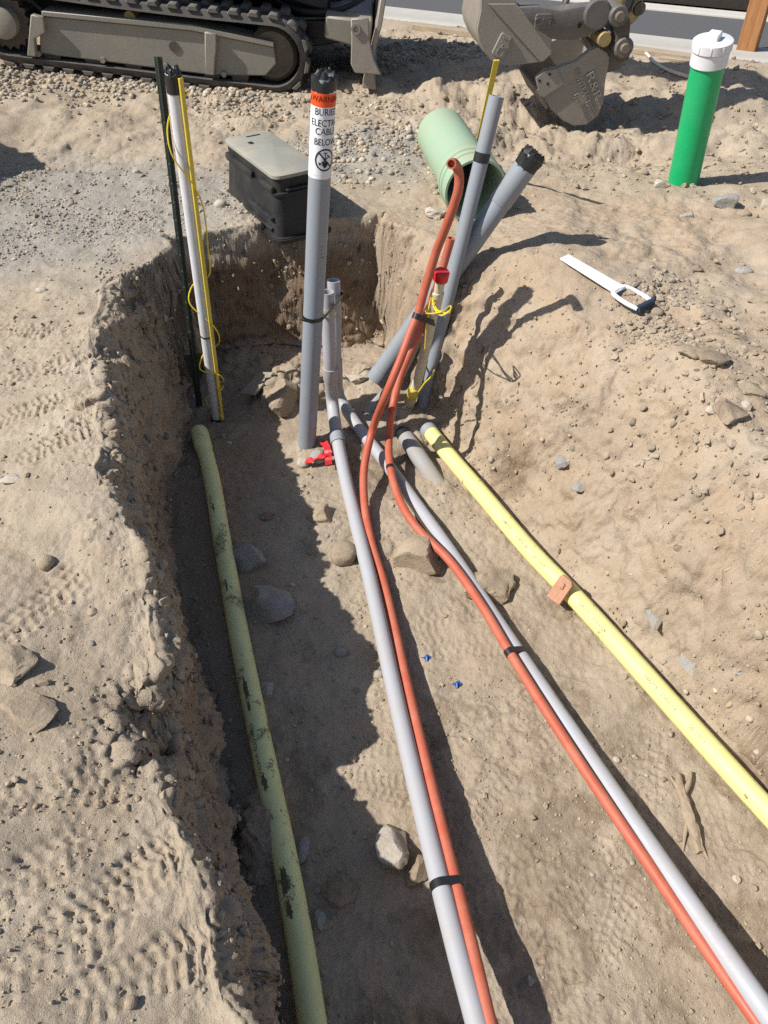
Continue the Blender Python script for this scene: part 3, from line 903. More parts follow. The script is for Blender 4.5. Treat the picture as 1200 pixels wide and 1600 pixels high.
    t = pal[rng.integers(0, len(pal), len(k))] * rng.uniform(0.85, 1.2, (len(k), 1)) * np.array([(1.0, 0.96, 0.88)])
    setp(scatter('washed_gravel', p, GN[k], sz, 'gravel', rounded, t, rng, (0.5, 0.85), 0.3), 'drifts of rounded grey gravel on the soil by the excavator track', 'gravel', None, 'stuff')
    k, p = pick(GG * (0.2 + clump), 6500)
    sz = 0.0022 + 0.007 * rng.random(len(k)) ** 4
    t = pal[rng.integers(0, len(pal), len(k))] * rng.uniform(0.8, 1.15, (len(k), 1))
    setp(scatter('fine_gravel', p, GN[k], sz, 'gravel', small + rounded[:2], t, rng, (0.5, 0.85), 0.25), 'fine grey gravel mixed into the sandy soil by the utility box', 'gravel', None, 'stuff')
    # rubble on the right bank
    b1, b2 = (1.124, 2.513, 0.05), (1.148, 1.966, 0.05)
    w = blob(b1[0], b1[1], 0.35, 0.4) + blob(b2[0], b2[1], 0.22, 0.4)
    k, p = pick(w * (0.25 + clump), 1500)
    sz = 0.003 + 0.015 * rng.random(len(k)) ** 3.2
    t = np.array([(0.36, 0.305, 0.24)]) * rng.uniform(0.8, 1.2, (len(k), 1))
    setp(scatter('bank_rubble', p, GN[k], sz, 'gravel', rough_ + mid[:3], t, rng, (0.45, 0.8), 0.32, smooth=False), 'dusty stone rubble spilled along the right bank', 'rubble', None, 'stuff')
soil_and_gravel()

# ------------------------------------------------------------------ road beyond
def strip_sheet(name, s0, s1, z0, z1, mat, label, n=2, t0=-40, t1=40):
    V, F = [], []
    for t in np.linspace(t0, t1, 60):
        for q in range(n + 1):
            f = q / n
            p = KERB_A + KERB_U * t + KERB_N * (s0 + (s1 - s0) * f)
            V.append((p[0], p[1], z0 + (z1 - z0) * f))
    for i in range(59):
        for q in range(n):
            a = i * (n + 1) + q
            F.append((a, a + n + 1, a + n + 2, a + 1))
    F = [tuple(reversed(f)) for f in F]
    o = mesh(name, V, F, mat, None, (0, 0, 0), None)
    return setp(o, label, None, None, 'structure')
kx, ky, kn = np.array([*KERB_U, 0]), np.array([*KERB_N, 0]), np.array([0, 0, 1.0])
ko = np.array([*KERB_A, 0.0])
strip_sheet('road', 0.70, 1.97, -0.078, -0.13, 'asphalt', 'grey asphalt road running past the site')
kv = prism([(0.0, -0.5), (0.0, -0.055), (0.03, -0.02), (0.16, -0.012), (0.18, -0.045), (0.72, -0.07), (0.72, -0.5)], ko, ky, kn, kx, -40, 40, 0.004)
setp(mesh('kerb', *kv, 'concrete'), 'pale concrete kerb and gutter along the road', None, None, 'structure')
kv = prism([(1.95, -0.5), (1.95, -0.115), (2.05, -0.09), (2.2, -0.5)], ko, ky, kn, kx, -40, 40, 0.004)
setp(mesh('far_kerb', *kv, 'concrete'), 'dusty far kerb of the road', None, None, 'structure')

def verge():
    us = np.linspace(-14, 14, 180); ss = np.concatenate([np.linspace(2.12, 5.3, 60), np.linspace(5.6, 40, 14)])
    U, S = np.meshgrid(us, ss)
    x = KERB_A[0] + KERB_U[0] * U + KERB_N[0] * S
    y = KERB_A[1] + KERB_U[1] * U + KERB_N[1] * S
    zz = -0.09 + 0.75 * sstep(2.15, 4.4, S) + 0.05 * fbm(x * 4, y * 4, None, 4, 301) * sstep(2.2, 2.7, S)
    V = np.stack([x.ravel(), y.ravel(), zz.ravel()], 1)
    n = len(us)
    F = [(r * n + c, r * n + c + 1, (r + 1) * n + c + 1, (r + 1) * n + c) for r in range(len(ss) - 1) for c in range(n - 1)]
    setp(mesh('verge', V, F, 'mulch', None, (0, 0, 0), None), 'dark mulched bank rising behind the road', None, None, 'structure')
    rng = np.random.default_rng(12)
    N = 5200
    uu = rng.uniform(-9, 9, N); s2 = rng.uniform(2.35, 5.4, N)
    px, py = KERB_A[0] + KERB_U[0] * uu + KERB_N[0] * s2, KERB_A[1] + KERB_U[1] * uu + KERB_N[1] * s2
    pz = -0.09 + 0.75 * sstep(2.15, 4.4, s2) + rng.uniform(0.0, 0.10, N)
    bv = np.array([(-1, 0, 0), (0, -0.45, 0.1), (1, 0, 0), (0, 0.45, 0.1)], float); bf = np.array([(0, 1, 2), (0, 2, 3)])
    nor = rng.normal(size=(N, 3)); nor[:, 2] = np.abs(nor[:, 2]) + 0.4; nor /= np.linalg.norm(nor, axis=1)[:, None]
    o = scatter('ground_cover', np.stack([px, py, pz], 1), nor, rng.uniform(0.02, 0.06, N), 'shrub', [(bv, bf)], np.ones((N, 3)), rng, (0.8, 1.2), 0.5, 1.0)
    setp(o, 'low dark ground cover on the bank behind the road', 'ground cover', None, 'stuff')
verge()

# ------------------------------------------------------------------ the excavator
EO, EU, EV = np.array((-0.7474, 5.414, 0)), np.array((0.994, 0, -0.1097)), np.array((0, 1, 0))
EW = np.cross(EU, EV)
def E(u, v, w):
    return EO + EU * u + EV * v + EW * w
def excavator():
    org = E(-0.9, 0.65, 0)
    root = empty('excavator', org, 'compact tracked excavator parked beyond the trench with its bucket lowered', 'excavator')
    L, r, tw = 1.64, 0.208, 0.31
    uf = 0.03
    def loop(rad, n=14):
        pts = []
        for i in range(n + 1):
            a = R(90 - 180 * i / n)
            pts.append((uf + rad * math.cos(a), 0.212 + rad * math.sin(a)))
        for i in range(1, 16):
            pts.append((uf - L * i / 16, 0.212 - rad))
        for i in range(n + 1):
            a = R(-90 - 180 * i / n)
            pts.append((uf - L + rad * math.cos(a), 0.212 + rad * math.sin(a)))
        for i in range(1, 16):
            u = -L + L * i / 16
            pts.append((uf + u, 0.212 + rad - 0.012 * math.sin(math.pi * i / 16)))
        return pts
    for v0 in (0.0, 1.02):
        tr = None
        lo, li = loop(r), loop(r - 0.038)
        n = len(lo)
        V, F = [], []
        prof = [(lo, 0.02), (lo, tw - 0.02), (li, tw), (li, 0.0)]
        for pts, vv in prof:
            for p in pts:
                V.append(tuple(E(p[0], v0 + vv, p[1])))
        for s in range(4):
            t = (s + 1) % 4
            for i in range(n):
                j = (i + 1) % n
                F.append((s * n + i, s * n + j, t * n + j, t * n + i))
        F = [tuple(reversed(f)) for f in F]
        tr = mesh('rubber_track', V, F, 'rubber', root, org, 35)
        # lugs round the outside, one mesh shared
        per = []
        for i in range(n):
            a, b = np.array(lo[i]), np.array(lo[(i + 1) % n])
            per.append(np.linalg.norm(b - a))
        tot = sum(per); cnt = 38
        lugme = None
        for kk in range(cnt):
            dist = tot * kk / cnt
            i = 0
            while dist > per[i]:
                dist -= per[i]; i += 1
            a, b = np.array(lo[i]), np.array(lo[(i + 1) % n])
            p = a + (b - a) * dist / per[i]
            tang = (b - a) / per[i]
            nrm = np.array([-tang[1], tang[0]]) 
            c = np.array([uf - L / 2, 0.212])
            if nrm @ (p - np.array([min(max(p[0], uf - L), uf), 0.212])) < 0:
                nrm = -nrm
            T3 = EU * tang[0] + EW * tang[1]; N3 = EU * nrm[0] + EW * nrm[1]
            if lugme is None:
                lv, lf = prism([(-0.036, -0.002), (0.036, -0.002), (0.022, 0.022), (-0.022, 0.022)], (0, 0, 0), (1, 0, 0), (0, 1, 0), (0, 0, 1), 0, tw * 0.46, 0.003)
                lv2, lf2 = prism([(-0.036 + 0.05, -0.002), (0.036 + 0.05, -0.002), (0.022 + 0.05, 0.022), (-0.022 + 0.05, 0.022)], (0, 0, 0), (1, 0, 0), (0, 1, 0), (0, 0, 1), tw * 0.54, tw, 0.003)
                lo_ = mesh('track_lug', *join((lv, lf), (lv2, lf2)), 'rubber_lug', tr, (0, 0, 0), 35)
                lugme = lo_.data
            else:
                lo_ = bpy.data.objects.new('track_lug', lugme)
                COL.objects.link(lo_)
                lo_.parent = tr
            q = E(p[0], v0, p[1]) - org
            mt = Matrix([[T3[0], N3[0], EV[0], q[0]], [T3[1], N3[1], EV[1], q[1]], [T3[2], N3[2], EV[2], q[2]], [0, 0, 0, 1]])
            lo_.matrix_local = mt
        # frame beam, wheels
        fr = mesh('track_frame', *prism([(-1.378, 0.2772), (-0.4651, 0.3002), (0.0349, 0.2653), (0.052, 0.1711), (-0.0159, 0.0944), (-0.3595, 0.0602), (-1.419, 0.0661)], EO + EV * v0, EU, EW, EV, 0.03, 0.24, 0.008), 'track_frame', root, org)
        mesh('ledge', *prism([(-1.362, 0.2789), (-0.4651, 0.3002), (0.0349, 0.2653), (0.0347, 0.2897), (-0.4632, 0.331), (-1.357, 0.3061)], EO + EV * v0, EU, EW, EV, 0.012, 0.2, 0.004), 'track_frame', fr, org)
        for (ex, ey, tall) in ((52, 22, 66), (326, 50, 68)):
            a, b = (-1.404, 0.2869), (-1.45, 0.0556)
            if ex > 100:
                a, b = (-0.3705, 0.3102), (-0.3542, 0.0722)
            V1 = prism([(a[0] - 0.012, a[1]), (a[0] + 0.06, a[1] - 0.01), (a[0] + 0.055, b[1] + 0.14), (b[0] + 0.03, b[1] + 0.1), (b[0] + 0.02, b[1]), (b[0] - 0.035, b[1])], EO + EV * v0, EU, EW, EV, -0.012, 0.034, 0.006)
            mesh('tie_bracket', *V1, 'track_frame', fr, org)
        for q in ((-1.423, 0.068), (-1.028, 0.076), (-0.644, 0.0824), (-0.2768, 0.0792)):
            c = E(q[0], v0 + 0.01, q[1])
            mesh('bolt_head', *tube([c, c + EV * 0.03], 0.017, 8), 'track_frame', fr, org, 30)
        hq = (-0.5814, 0.1973)
        c = E(hq[0], v0 + 0.024, hq[1])
        mesh('access_hole', *tube([c, c + EV * 0.012], 0.03, 20), 'steel_dark', fr, org, 30)
        q = (-0.8432, 0.3201)
        c = E(q[0], v0 + 0.05, q[1])
        mesh('carrier_roller', *tube([c, c + EV * 0.2], 0.034, 20), 'paint_yellow', root, org, 30)
        for uu in (-1.35, -1.1, -0.85, -0.6, -0.36, -0.18):
            c = E(uu, v0 + 0.05, 0.075)
            mesh('track_roller', *tube([c, c + EV * 0.2], 0.055, 20), 'steel_dark', root, org, 30)
        c = E(uf - L, v0 + 0.02, 0.212)
        V1 = []
        spr = [( (0.155 if i % 2 else 0.132) * math.cos(R(i * 360 / 36)), (0.155 if i % 2 else 0.132) * math.sin(R(i * 360 / 36))) for i in range(36)]
        sp = mesh('sprocket', *prism(spr, c, EU, EW, EV, 0.05, 0.2), 'steel_dark', root, org, 30)
        mesh('hub_cover', *tube([c - EV * 0.02, c - EV * 0.01, c + EV * 0.05], [0.06, 0.085, 0.09], 28), 'track_frame', sp, org, 30)
        c = E(uf - 0.005, v0 + 0.05, 0.212)
        mesh('idler_wheel', *tube([c, c + EV * 0.03, c + EV * 0.17, c + EV * 0.2], [0.13, 0.155, 0.155, 0.13], 32), 'steel_dark', root, org, 30)
    # centre frame, blade arms and blade
    mesh('car_body', *join(box(E(-0.95, 0.66, 0.3), (1.3, 0.62, 0.26), EU, EV, EW, 0.02), tube([E(-0.95, 0.66, 0.43), E(-0.95, 0.66, 0.53)], 0.34, 28)), 'steel_navy', root, org)
    for v0 in (0.36, 0.92):
        mesh('blade_arm', *prism([(-0.35, 0.33), (0.18, 0.36), (0.62, 0.41), (0.62, 0.30), (0.2, 0.2), (-0.3, 0.18)], EO + EV * v0, EU, EW, EV, 0, 0.07, 0.008), 'steel_navy', root, org)
    mesh('blade_box', *prism([(0.34, 0.45), (0.63, 0.45), (0.63, 0.29), (0.34, 0.33)], EO, EU, EW, EV, 0.10, 1.2, 0.01), 'track_frame', root, org)
    prof = [(0.60, 0.10), (0.615, 0.22), (0.635, 0.34), (0.655, 0.46), (0.665, 0.60)]
    prof2 = [(p[0] + 0.028, p[1]) for p in reversed(prof)]
    bl = mesh('dozer_blade', *prism(prof + [(0.70, 0.60), (0.69, 0.46), (0.665, 0.34), (0.655, 0.22), (0.69, 0.10)], EO, EU, EW, EV, 0.0, 1.34, 0.006), 'steel_bucket', root, org)
    for v0 in (-0.025, 1.34):
        mesh('end_plate', *prism([(0.4978, 0.4775), (0.6047, 0.4926), (0.6188, 0.3861), (0.6572, 0.2787), (0.7142, 0.1952), (0.5452, 0.1875), (0.5172, 0.2348), (0.51, 0.3741)], EO + EV * v0, EU, EW, EV, 0.0, 0.025, 0.006), 'steel_bucket', bl, org)
        c = (0.5329, 0.4277)
        mesh('lifting_eye', *tube([E(c[0], v0 - 0.012, c[1]), E(c[0], v0 + 0.037, c[1])], 0.028, 20, (True, True), 0.012, 0.02), 'chrome', bl, org, 30)
    mesh('blade_cylinder', *join(tube([E(0.0, 0.66, 0.50), E(0.42, 0.66, 0.47)], 0.045, 16), tube([E(0.42, 0.66, 0.47), E(0.62, 0.66, 0.42)], 0.022, 12)), 'steel_navy', root, org, 30)
    mesh('hose', *tube(spline([E(-0.1, 0.5, 0.46), E(0.2, 0.3, 0.42), E(0.45, 0.28, 0.47), E(0.58, 0.3, 0.56), E(0.62, 0.32, 0.7)]), 0.016, 10), 'black', root, org, 30)
    # house, cab and boom (above the picture)
    hs = mesh('house', *join(prism([(-1.95, 0.72), (-1.9, 1.3), (-1.2, 1.4), (-0.35, 1.1), (0.0, 0.95), (0.12, 0.58), (-0.2, 0.54), (-1.85, 0.56)], EO, EU, EW, EV, 0.03, 1.3, 0.05, 2),
                             prism([(-0.2, 0.5), (0.36, 0.42), (0.36, 0.62), (-0.2, 0.62)], EO, EU, EW, EV, 0.3, 0.95, 0.02)), 'steel_navy', root, org)
    cb = mesh('cab', *prism([(-1.15, 1.28), (-1.1, 2.3), (-0.35, 2.3), (-0.12, 1.5), (-0.1, 0.9)], EO, EU, EW, EV, 0.08, 0.72, 0.04, 2), 'paint_yellow', root, org)
    mesh('cab_window', *prism([(-1.05, 1.45), (-1.02, 2.18), (-0.4, 2.18), (-0.22, 1.5)], EO, EU, EW, EV, 0.07, 0.079, 0.002), 'glass', cb, org)
    # bucket end of the arm
    BO, BD, BT = np.array((1.126, 4.821, 0)), np.array((0.995, 0.1, 0)), np.array((-0.1, 0.995, 0))
    EZ = np.array([0, 0, 1.0])
    def B(p, t):
        return BO + BD * p[0] + BT * t + EZ * p[1]
    W = 0.46
    low = [(-0.2454, 0.1644), (-0.163, 0.0879), (-0.0806, 0.0235), (-0.0142, -0.0066), (0.0619, -0.0019), (0.1219, 0.0451), (0.1419, 0.1165), (0.1293, 0.2334), (0.1334, 0.3202), (0.1069, 0.3775), (0.0467, 0.4068), (0.0031, 0.3893), (-0.0605, 0.3408), (-0.1574, 0.3115), (-0.2353, 0.2975), (-0.281, 0.2603)]
    lb = None
    for k, t0 in enumerate((0.0, W - 0.018)):
        o = mesh('bucket_side', *prism(low, BO, BD, EZ, BT, t0, t0 + 0.018, 0.004), 'steel_bucket', root, org)
        lb = o if k == 0 else lb
        if k == 0:
            mesh('wear_plate', *prism([(-0.2454, 0.1644), (-0.221, 0.1504), (-0.1317, 0.1977), (0.1295, 0.3393), (0.1082, 0.3713), (0.0479, 0.4006), (0.0043, 0.383), (-0.0593, 0.3344), (-0.1564, 0.3051), (-0.2343, 0.2911), (-0.2732, 0.2568)], BO, BD, EZ, BT, t0 - 0.008, t0 + 0.001, 0.002), 'steel_bucket', o, org)
            mesh('corner_plate', *prism([(-0.2421, 0.1676), (-0.2806, 0.257), (-0.2343, 0.2911), (-0.1595, 0.302), (-0.1137, 0.2234), (-0.2215, 0.1537)], BO, BD, EZ, BT, t0 - 0.013, t0 - 0.0075, 0.002), 'steel_bucket', o, org)
            for hpt in ((-0.2567, 0.2435), (-0.2063, 0.2259), (-0.2026, 0.2743)):
                mesh('bolt_hole', *tube([B(hpt, t0 - 0.0145), B(hpt, t0 - 0.012)], 0.0075, 10), 'black', o, org, 30)
    def shell(curve, th, t0, t1):
        c = np.array(curve, float)
        tg = np.gradient(c, axis=0); tg /= np.linalg.norm(tg, axis=1)[:, None]
        nn = np.stack([-tg[:, 1], tg[:, 0]], 1)
        poly = [tuple(p) for p in c] + [tuple(p) for p in (c + nn * th)[::-1]]
        return prism(poly, BO, BD, EZ, BT, t0, t1, 0.0)
    mesh('bucket_shell', *shell([(-0.2454, 0.1644), (-0.163, 0.0879), (-0.0806, 0.0235), (-0.0142, -0.0066), (0.0619, -0.0019), (0.1219, 0.0451), (0.1419, 0.1165), (0.1293, 0.2334), (0.1334, 0.3202)], 0.014, 0.018, W - 0.018), 'steel_bucket', root, org, 50)
    lip = (-0.2454, 0.1644)
    mesh('cutting_edge', *prism([(lip[0] - 0.02, lip[1] + 0.03), (lip[0] + 0.05, lip[1] - 0.075), (lip[0] + 0.064, lip[1] - 0.066), (lip[0] - 0.006, lip[1] + 0.038)], BO, BD, EZ, BT, -0.01, W + 0.01, 0.003), 'steel_link', root, org)
    upq = [(-0.5912, 0.7953), (-0.6312, 0.6868), (-0.6225, 0.5877), (-0.6356, 0.5004), (-0.6208, 0.4492), (-0.5915, 0.3968), (-0.5447, 0.3524), (-0.4929, 0.3355), (-0.4379, 0.3248), (-0.2699, 0.3364), (-0.2455, 0.3421), (-0.2109, 0.3756), (-0.2191, 0.4525), (-0.3269, 0.5147), (-0.4332, 0.6128), (-0.4654, 0.7118), (-0.475, 0.7936)]
    ub = None
    for k, t0 in enumerate((-0.02, W - 0.02)):
        o = mesh('jaw_side', *prism(upq, BO, BD, EZ, BT, t0, t0 + 0.018, 0.004), 'steel_bucket', root, org)
        if k == 0:
            mesh('wear_plate', *prism([(-0.5877, 0.6185), (-0.4404, 0.6158), (-0.3304, 0.5147), (-0.2227, 0.4526), (-0.2149, 0.3788), (-0.2496, 0.3453), (-0.2704, 0.3395)], BO, BD, EZ, BT, t0 - 0.01, t0 + 0.001, 0.003), 'steel_bucket', o, org)
            cc = (-0.4915, 0.4221)
            e1, e2 = unit(BD * 0.42 + EZ * 0.9), unit(BD * 0.9 - EZ * 0.42)
            pl = prism(roundrect(0.115, 0.072, 0.014), B(cc, 0), e1, -e2, BT, t0 - 0.012, t0 + 0.001, 0.003)
            mesh('maker_plate', *pl, 'steel_bucket', o, org)
            tv, tf = text_flat('CAT', 0.056, 0.004)
            mesh('raised_lettering', [B(cc, t0 - 0.012) + e1 * q[0] - e2 * -1 * -q[1] * -1 + BT * q[2] for q in tv], tf, 'steel_bucket', o, org)
    mesh('jaw_shell', *shell([(-0.5912, 0.7953), (-0.6312, 0.6868), (-0.6225, 0.5877), (-0.6356, 0.5004), (-0.6208, 0.4492), (-0.5915, 0.3968), (-0.5447, 0.3524), (-0.4929, 0.3355), (-0.4379, 0.3248)], 0.014, 0.0, W - 0.02), 'steel_bucket', root, org, 50)
    # weld bead lettering on the lower bucket side
    ed, en = unit(BD * 0.5 - EZ * 0.86), unit(BD * 0.86 + EZ * 0.5)
    for txt, cpt, sz, wd in (('R&R', (0.064, 0.2056), 0.06, 0.16), ('CONTRACTING', (0.0134, 0.1772), 0.045, 0.27), ('INC', (-0.0164, 0.1345), 0.04, 0.075)):
        tv, tf = text_flat(txt, sz, 0.003)
        sx = wd / max(np.ptp(tv[:, 0]), 1e-6)
        mesh('weld_lettering', [B(cpt, -0.0105) + ed * q[0] * sx + en * q[1] + BT * q[2] for q in tv], tf, 'track_frame', lb, org)
    # link plates and pins
    mesh('link_arm', *prism([(-0.4249, 0.6012), (-0.3147, 0.602), (-0.2009, 0.5825), (-0.0887, 0.5978), (-0.0093, 0.6021), (0.0515, 0.5951), (0.0872, 0.5418), (0.0542, 0.4949), (-0.0271, 0.4544), (-0.0961, 0.4407), (-0.2146, 0.4463), (-0.2985, 0.4873), (-0.3678, 0.5332)], BO, BD, EZ, BT, -0.032, 0.07, 0.012, 2), 'steel_link', root, org)
    cc = (-0.2842, 0.5345)
    lk = mesh('maker_plate', *prism(roundrect(0.09, 0.07, 0.012), B(cc, 0), BD, EZ, BT, -0.044, -0.03, 0.003), 'steel_link', root, org)
    tv, tf = text_flat('CAT', 0.05, 0.004)
    mesh('raised_lettering', [B(cc, -0.044) + BD * q[0] + EZ * q[1] + BT * q[2] for q in tv], tf, 'steel_link', lk, org)
    hp = (-0.0804, 0.5126)
    mesh('pin_bore', *tube([B(hp, -0.036), B(hp, -0.03)], 0.021, 18, (True, True), 0.006, 0.003), 'steel_dark', root, org, 30)
    def disc(px, r_, t0, t1, name, mat, seg=22):
        c = px
        return mesh(name, *tube([B(c, t0), B(c, t0 + 0.008), B(c, t1)], [r_ * 0.86, r_, r_], seg), mat, root, org, 30)
    disc((0.0057, 0.561), 0.075, -0.05, -0.028, 'link_boss', 'steel_link', 26)
    disc((0.116, 0.556), 0.052, -0.075, 0.3, 'pivot_boss', 'steel_link')
    disc((0.116, 0.556), 0.026, -0.095, -0.07, 'pivot_pin', 'steel_pin')
    disc((0.1769, 0.407), 0.052, -0.075, 0.3, 'pivot_boss', 'steel_link')
    disc((0.1769, 0.407), 0.026, -0.095, -0.07, 'pivot_pin', 'steel_pin')
    disc((0.064, 0.4463), 0.038, -0.06, 0.3, 'pivot_boss', 'paint_yellow')
    mesh('tipping_link', *prism([(0.0726, 0.5947), (0.1466, 0.5933), (0.1895, 0.5279), (0.1993, 0.4525), (0.2294, 0.3996), (0.2165, 0.3436), (0.1676, 0.3321), (0.1289, 0.377), (0.127, 0.4541), (0.0825, 0.5301)], BO, BD, EZ, BT, -0.06, -0.02, 0.006), 'steel_dark', root, org)
    mesh('bucket_ear', *prism([(0.0652, 0.4402), (0.2296, 0.4304), (0.246, 0.3429), (0.2173, 0.2733), (0.1395, 0.2559), (0.1052, 0.3146), (0.0437, 0.3665)], BO, BD, EZ, BT, 0.04, 0.09, 0.006), 'steel_link', root, org)
    mesh('bucket_ear', *prism([(0.0652, 0.4402), (0.2296, 0.4304), (0.246, 0.3429), (0.2173, 0.2733), (0.1395, 0.2559), (0.1052, 0.3146), (0.0437, 0.3665)], BO, BD, EZ, BT, 0.3, 0.35, 0.006), 'steel_link', root, org)
    mesh('stick', *prism([(0.1885, 0.4527), (0.2668, 0.5025), (0.2989, 0.5612), (0.2613, 0.6716), (0.351, 1.621), (0.1118, 1.64), (0.0751, 0.7307), (0.1488, 0.6308)], BO, BD, EZ, BT, 0.06, 0.27, 0.012), 'paint_yellow', root, org)
    disc((0.2618, 0.5678), 0.034, 0.03, 0.3, 'pivot_boss', 'steel_dark')
    mesh('bucket_cylinder', *join(tube([B((0.1295, 0.5586), 0.16), B((0.1656, 0.7841), 0.16)], 0.022, 14), tube([B((0.1656, 0.7841), 0.16), B((0.2262, 1.435), 0.16)], 0.045, 16)), 'steel_dark', root, org, 30)
    mesh('jaw_rod', *tube([B((-0.1285, 0.5869), 0.12), B((-0.1132, 0.7337), 0.12)], 0.02, 14), 'chrome', root, org, 30)
    for dq in (0.0, 0.03, 0.06):
        mesh('hose', *tube(spline([B((0.1486, 0.7844), 0.03 + dq), B((0.1981, 0.6442), 0.0 + dq), B((0.1886, 0.5634), 0.01 + dq), B((0.1675, 0.4985), 0.03 + dq)]), 0.011, 8), 'black', root, org, 30)
    top = B((0.2309, 1.631), 0.165)
    kp = E(0.3, 0.62, 0.75)
    md = (kp + top) / 2 + EW * 0.62
    bp = spline([kp, kp * 0.55 + md * 0.45 + EW * 0.1, md, md * 0.5 + top * 0.5, top], 0.1)
    mesh('boom', *tube(bp, [0.15, 0.17, 0.14, 0.1], 8), 'paint_yellow', root, org, 30)
    mesh('swing_post', *tube([E(0.3, 0.62, 0.45), E(0.3, 0.62, 0.85)], 0.13, 16), 'steel_navy', root, org, 30)
excavator()

# ------------------------------------------------------------------ conduits and pipes
def P3(*p):
    return np.array(p, float)

def pipe_thing(name, label, cat, path, r, mat, part='pipe', group=None, seg=28, step=0.02, hollow=(False, False), org=None, wall=0.005, depth=0.1):
    org = np.asarray(path[0] if org is None else org, float)
    root = empty(name, org, label, cat, group)
    sp = spline(path, step)
    mesh(part, *tube(sp, r, seg, hollow, wall, depth), mat, root, org, 40)
    return root, org, sp

def crumple_cap(root, org, P, a, r, length, seed, name='tape_cap'):
    rng = np.random.default_rng(seed)
    a = unit(a)
    fr = frames([P, P + a * 0.01])[2][0]
    secs = []
    prof = [(-length, 1.025), (-length * 0.5, 1.05), (-length * 0.12, 1.06), (0.0, 1.0), (0.012, 0.8), (0.016, 0.5), (0.006, 0.2)]
    seg = 36
    for i, (h, f) in enumerate(prof):
        ring = []
        for k in range(seg):
            t = 2 * math.pi * k / seg
            am = 0.02 if i < 2 else 0.13
            w = fbm(np.array([math.cos(t) * 2.4 + i * 0.6]), np.array([math.sin(t) * 2.4 + seed]), np.array([i * 0.8]), 3, seed)[0]
            rad = r * f * (1 + am * w)
            hh = h + (0.0 if i < 2 else 0.016 * fbm(np.array([math.cos(t) * 3]), np.array([math.sin(t) * 3]), np.array([i * 1.3]), 2, seed + 9)[0])
            ring.append(P + a * hh + rad * (math.cos(t) * fr[0] + math.sin(t) * fr[1]))
        secs.append(ring)
    return mesh(name, *loft(secs), 'black_tape', root, org, 28)

def band(root, org, P, a, r, w, mat, name='tape_band', seg=28, th=0.0012):
    a = unit(a); P = np.asarray(P, float)
    return mesh(name, *tube([P - a * w / 2, P + a * w / 2], r + th, seg), mat, root, org, 40)

def strap_two(root, org, pts, w, a, th=0.0018, mat='black_tape', name='tape_band'):
    """a band drawn round several pipes: convex outline of their circles"""
    a = unit(a)
    o = np.asarray(pts[0][0], float)
    u = unit(np.cross(a, (0.3, 0.2, 1.0)) if abs(a[2]) < 0.9 else np.cross(a, (0, 1, 0)))
    v = np.cross(a, u)
    cl = []
    for p, r in pts:
        d = np.asarray(p, float) - o
        for k in range(28):
            t = 2 * math.pi * k / 28
            cl.append((d @ u + (r + th) * math.cos(t), d @ v + (r + th) * math.sin(t)))
    cl = sorted(set((round(q[0], 6), round(q[1], 6)) for q in cl))
    def half(ps):
        h = []
        for q in ps:
            while len(h) > 1 and (h[-1][0] - h[-2][0]) * (q[1] - h[-2][1]) - (h[-1][1] - h[-2][1]) * (q[0] - h[-2][0]) <= 0:
                h.pop()
            h.append(q)
        return h
    lo, hi = half(cl), half(cl[::-1])
    hull = lo[:-1] + hi[:-1]
    V, F = [], []
    n = len(hull)
    for q in hull:
        V.append(tuple(o + u * q[0] + v * q[1] - a * w / 2))
    for q in hull:
        V.append(tuple(o + u * q[0] + v * q[1] + a * w / 2))
    for i in range(n):
        j = (i + 1) % n
        F.append((i, j, n + j, n + i))
    return mesh(name, V, F, mat, root, org, 40)

def lettering(root, org, txt, P, a, e, r, size, mat, mode='along', width=None, name='lettering'):
    tv, tf = text_flat(txt, size)
    if width:
        tv[:, 0] *= width / np.ptp(tv[:, 0])
    return mesh(name, wrap(tv, P, a, e, r + 0.0006, mode), tf, mat, root, org, None)

# -- the tall warning conduit
WB, WT = P3(*(-0.3343, 2.569, -0.62)), P3(*(-0.1809, 2.6, 0.8257))
WB = WB - unit(WT - WB) * 0.05
wr = 0.0375
root, org, sp = pipe_thing('warning_conduit', 'tall upright grey conduit with a white buried cable warning sticker and black taped top', 'conduit', [WB, WT], wr, 'pvc', 'pipe')
wa = unit(WT - WB)
crumple_cap(root, org, WT, wa, wr, 0.036, 3)
def wpos(y):
    f = (y - 121.0) / (706.0 - 121.0)
    zt = {138: (-0.1845, 2.6, 0.7957), 150: (-0.1857, 2.6, 0.7742), 162: (-0.1889, 2.6, 0.7524), 170: (-0.1917, 2.6, 0.7377), 187: (-0.1954, 2.6, 0.7061), 200: (-0.1968, 2.6, 0.6816), 216: (-0.2006, 2.6, 0.6508), 243: (-0.2057, 2.6, 0.5978), 267: (-0.2105, 2.6, 0.5492), 273: (-0.2134, 2.6, 0.5369)}[y]
    t = (zt[2] - WB[2]) / wa[2]
    return WB + wa * t
e0 = P3(0.42, -0.9, 0)
p0, p1 = wpos(273), wpos(138)
Ls = np.linalg.norm(p1 - p0)
st = mesh('warning_sticker', *patch(p0, wa, e0, wr + 0.0008, -0.1, 0.095, 0, Ls, 40), 'label_white', root, org, 60)
pa, pb = wpos(162), wpos(138)
mesh('header_band', *patch(pa, wa, e0, wr + 0.0016, -0.085, 0.085, 0, np.linalg.norm(pb - pa) - 0.006, 36), 'label_orange', st, org, 60)
lettering(st, org, 'WARNING', wpos(150), wa, e0, wr + 0.0022, 0.024, 'print_red', 'around', 0.112)
tri = [(-0.074, -0.009), (-0.058, -0.009), (-0.066, 0.006)]
mesh('hazard_triangle', wrap(tri, wpos(150), wa, e0, wr + 0.0024, 'around'), [(0, 1, 2)], 'print_red', st, org, None)
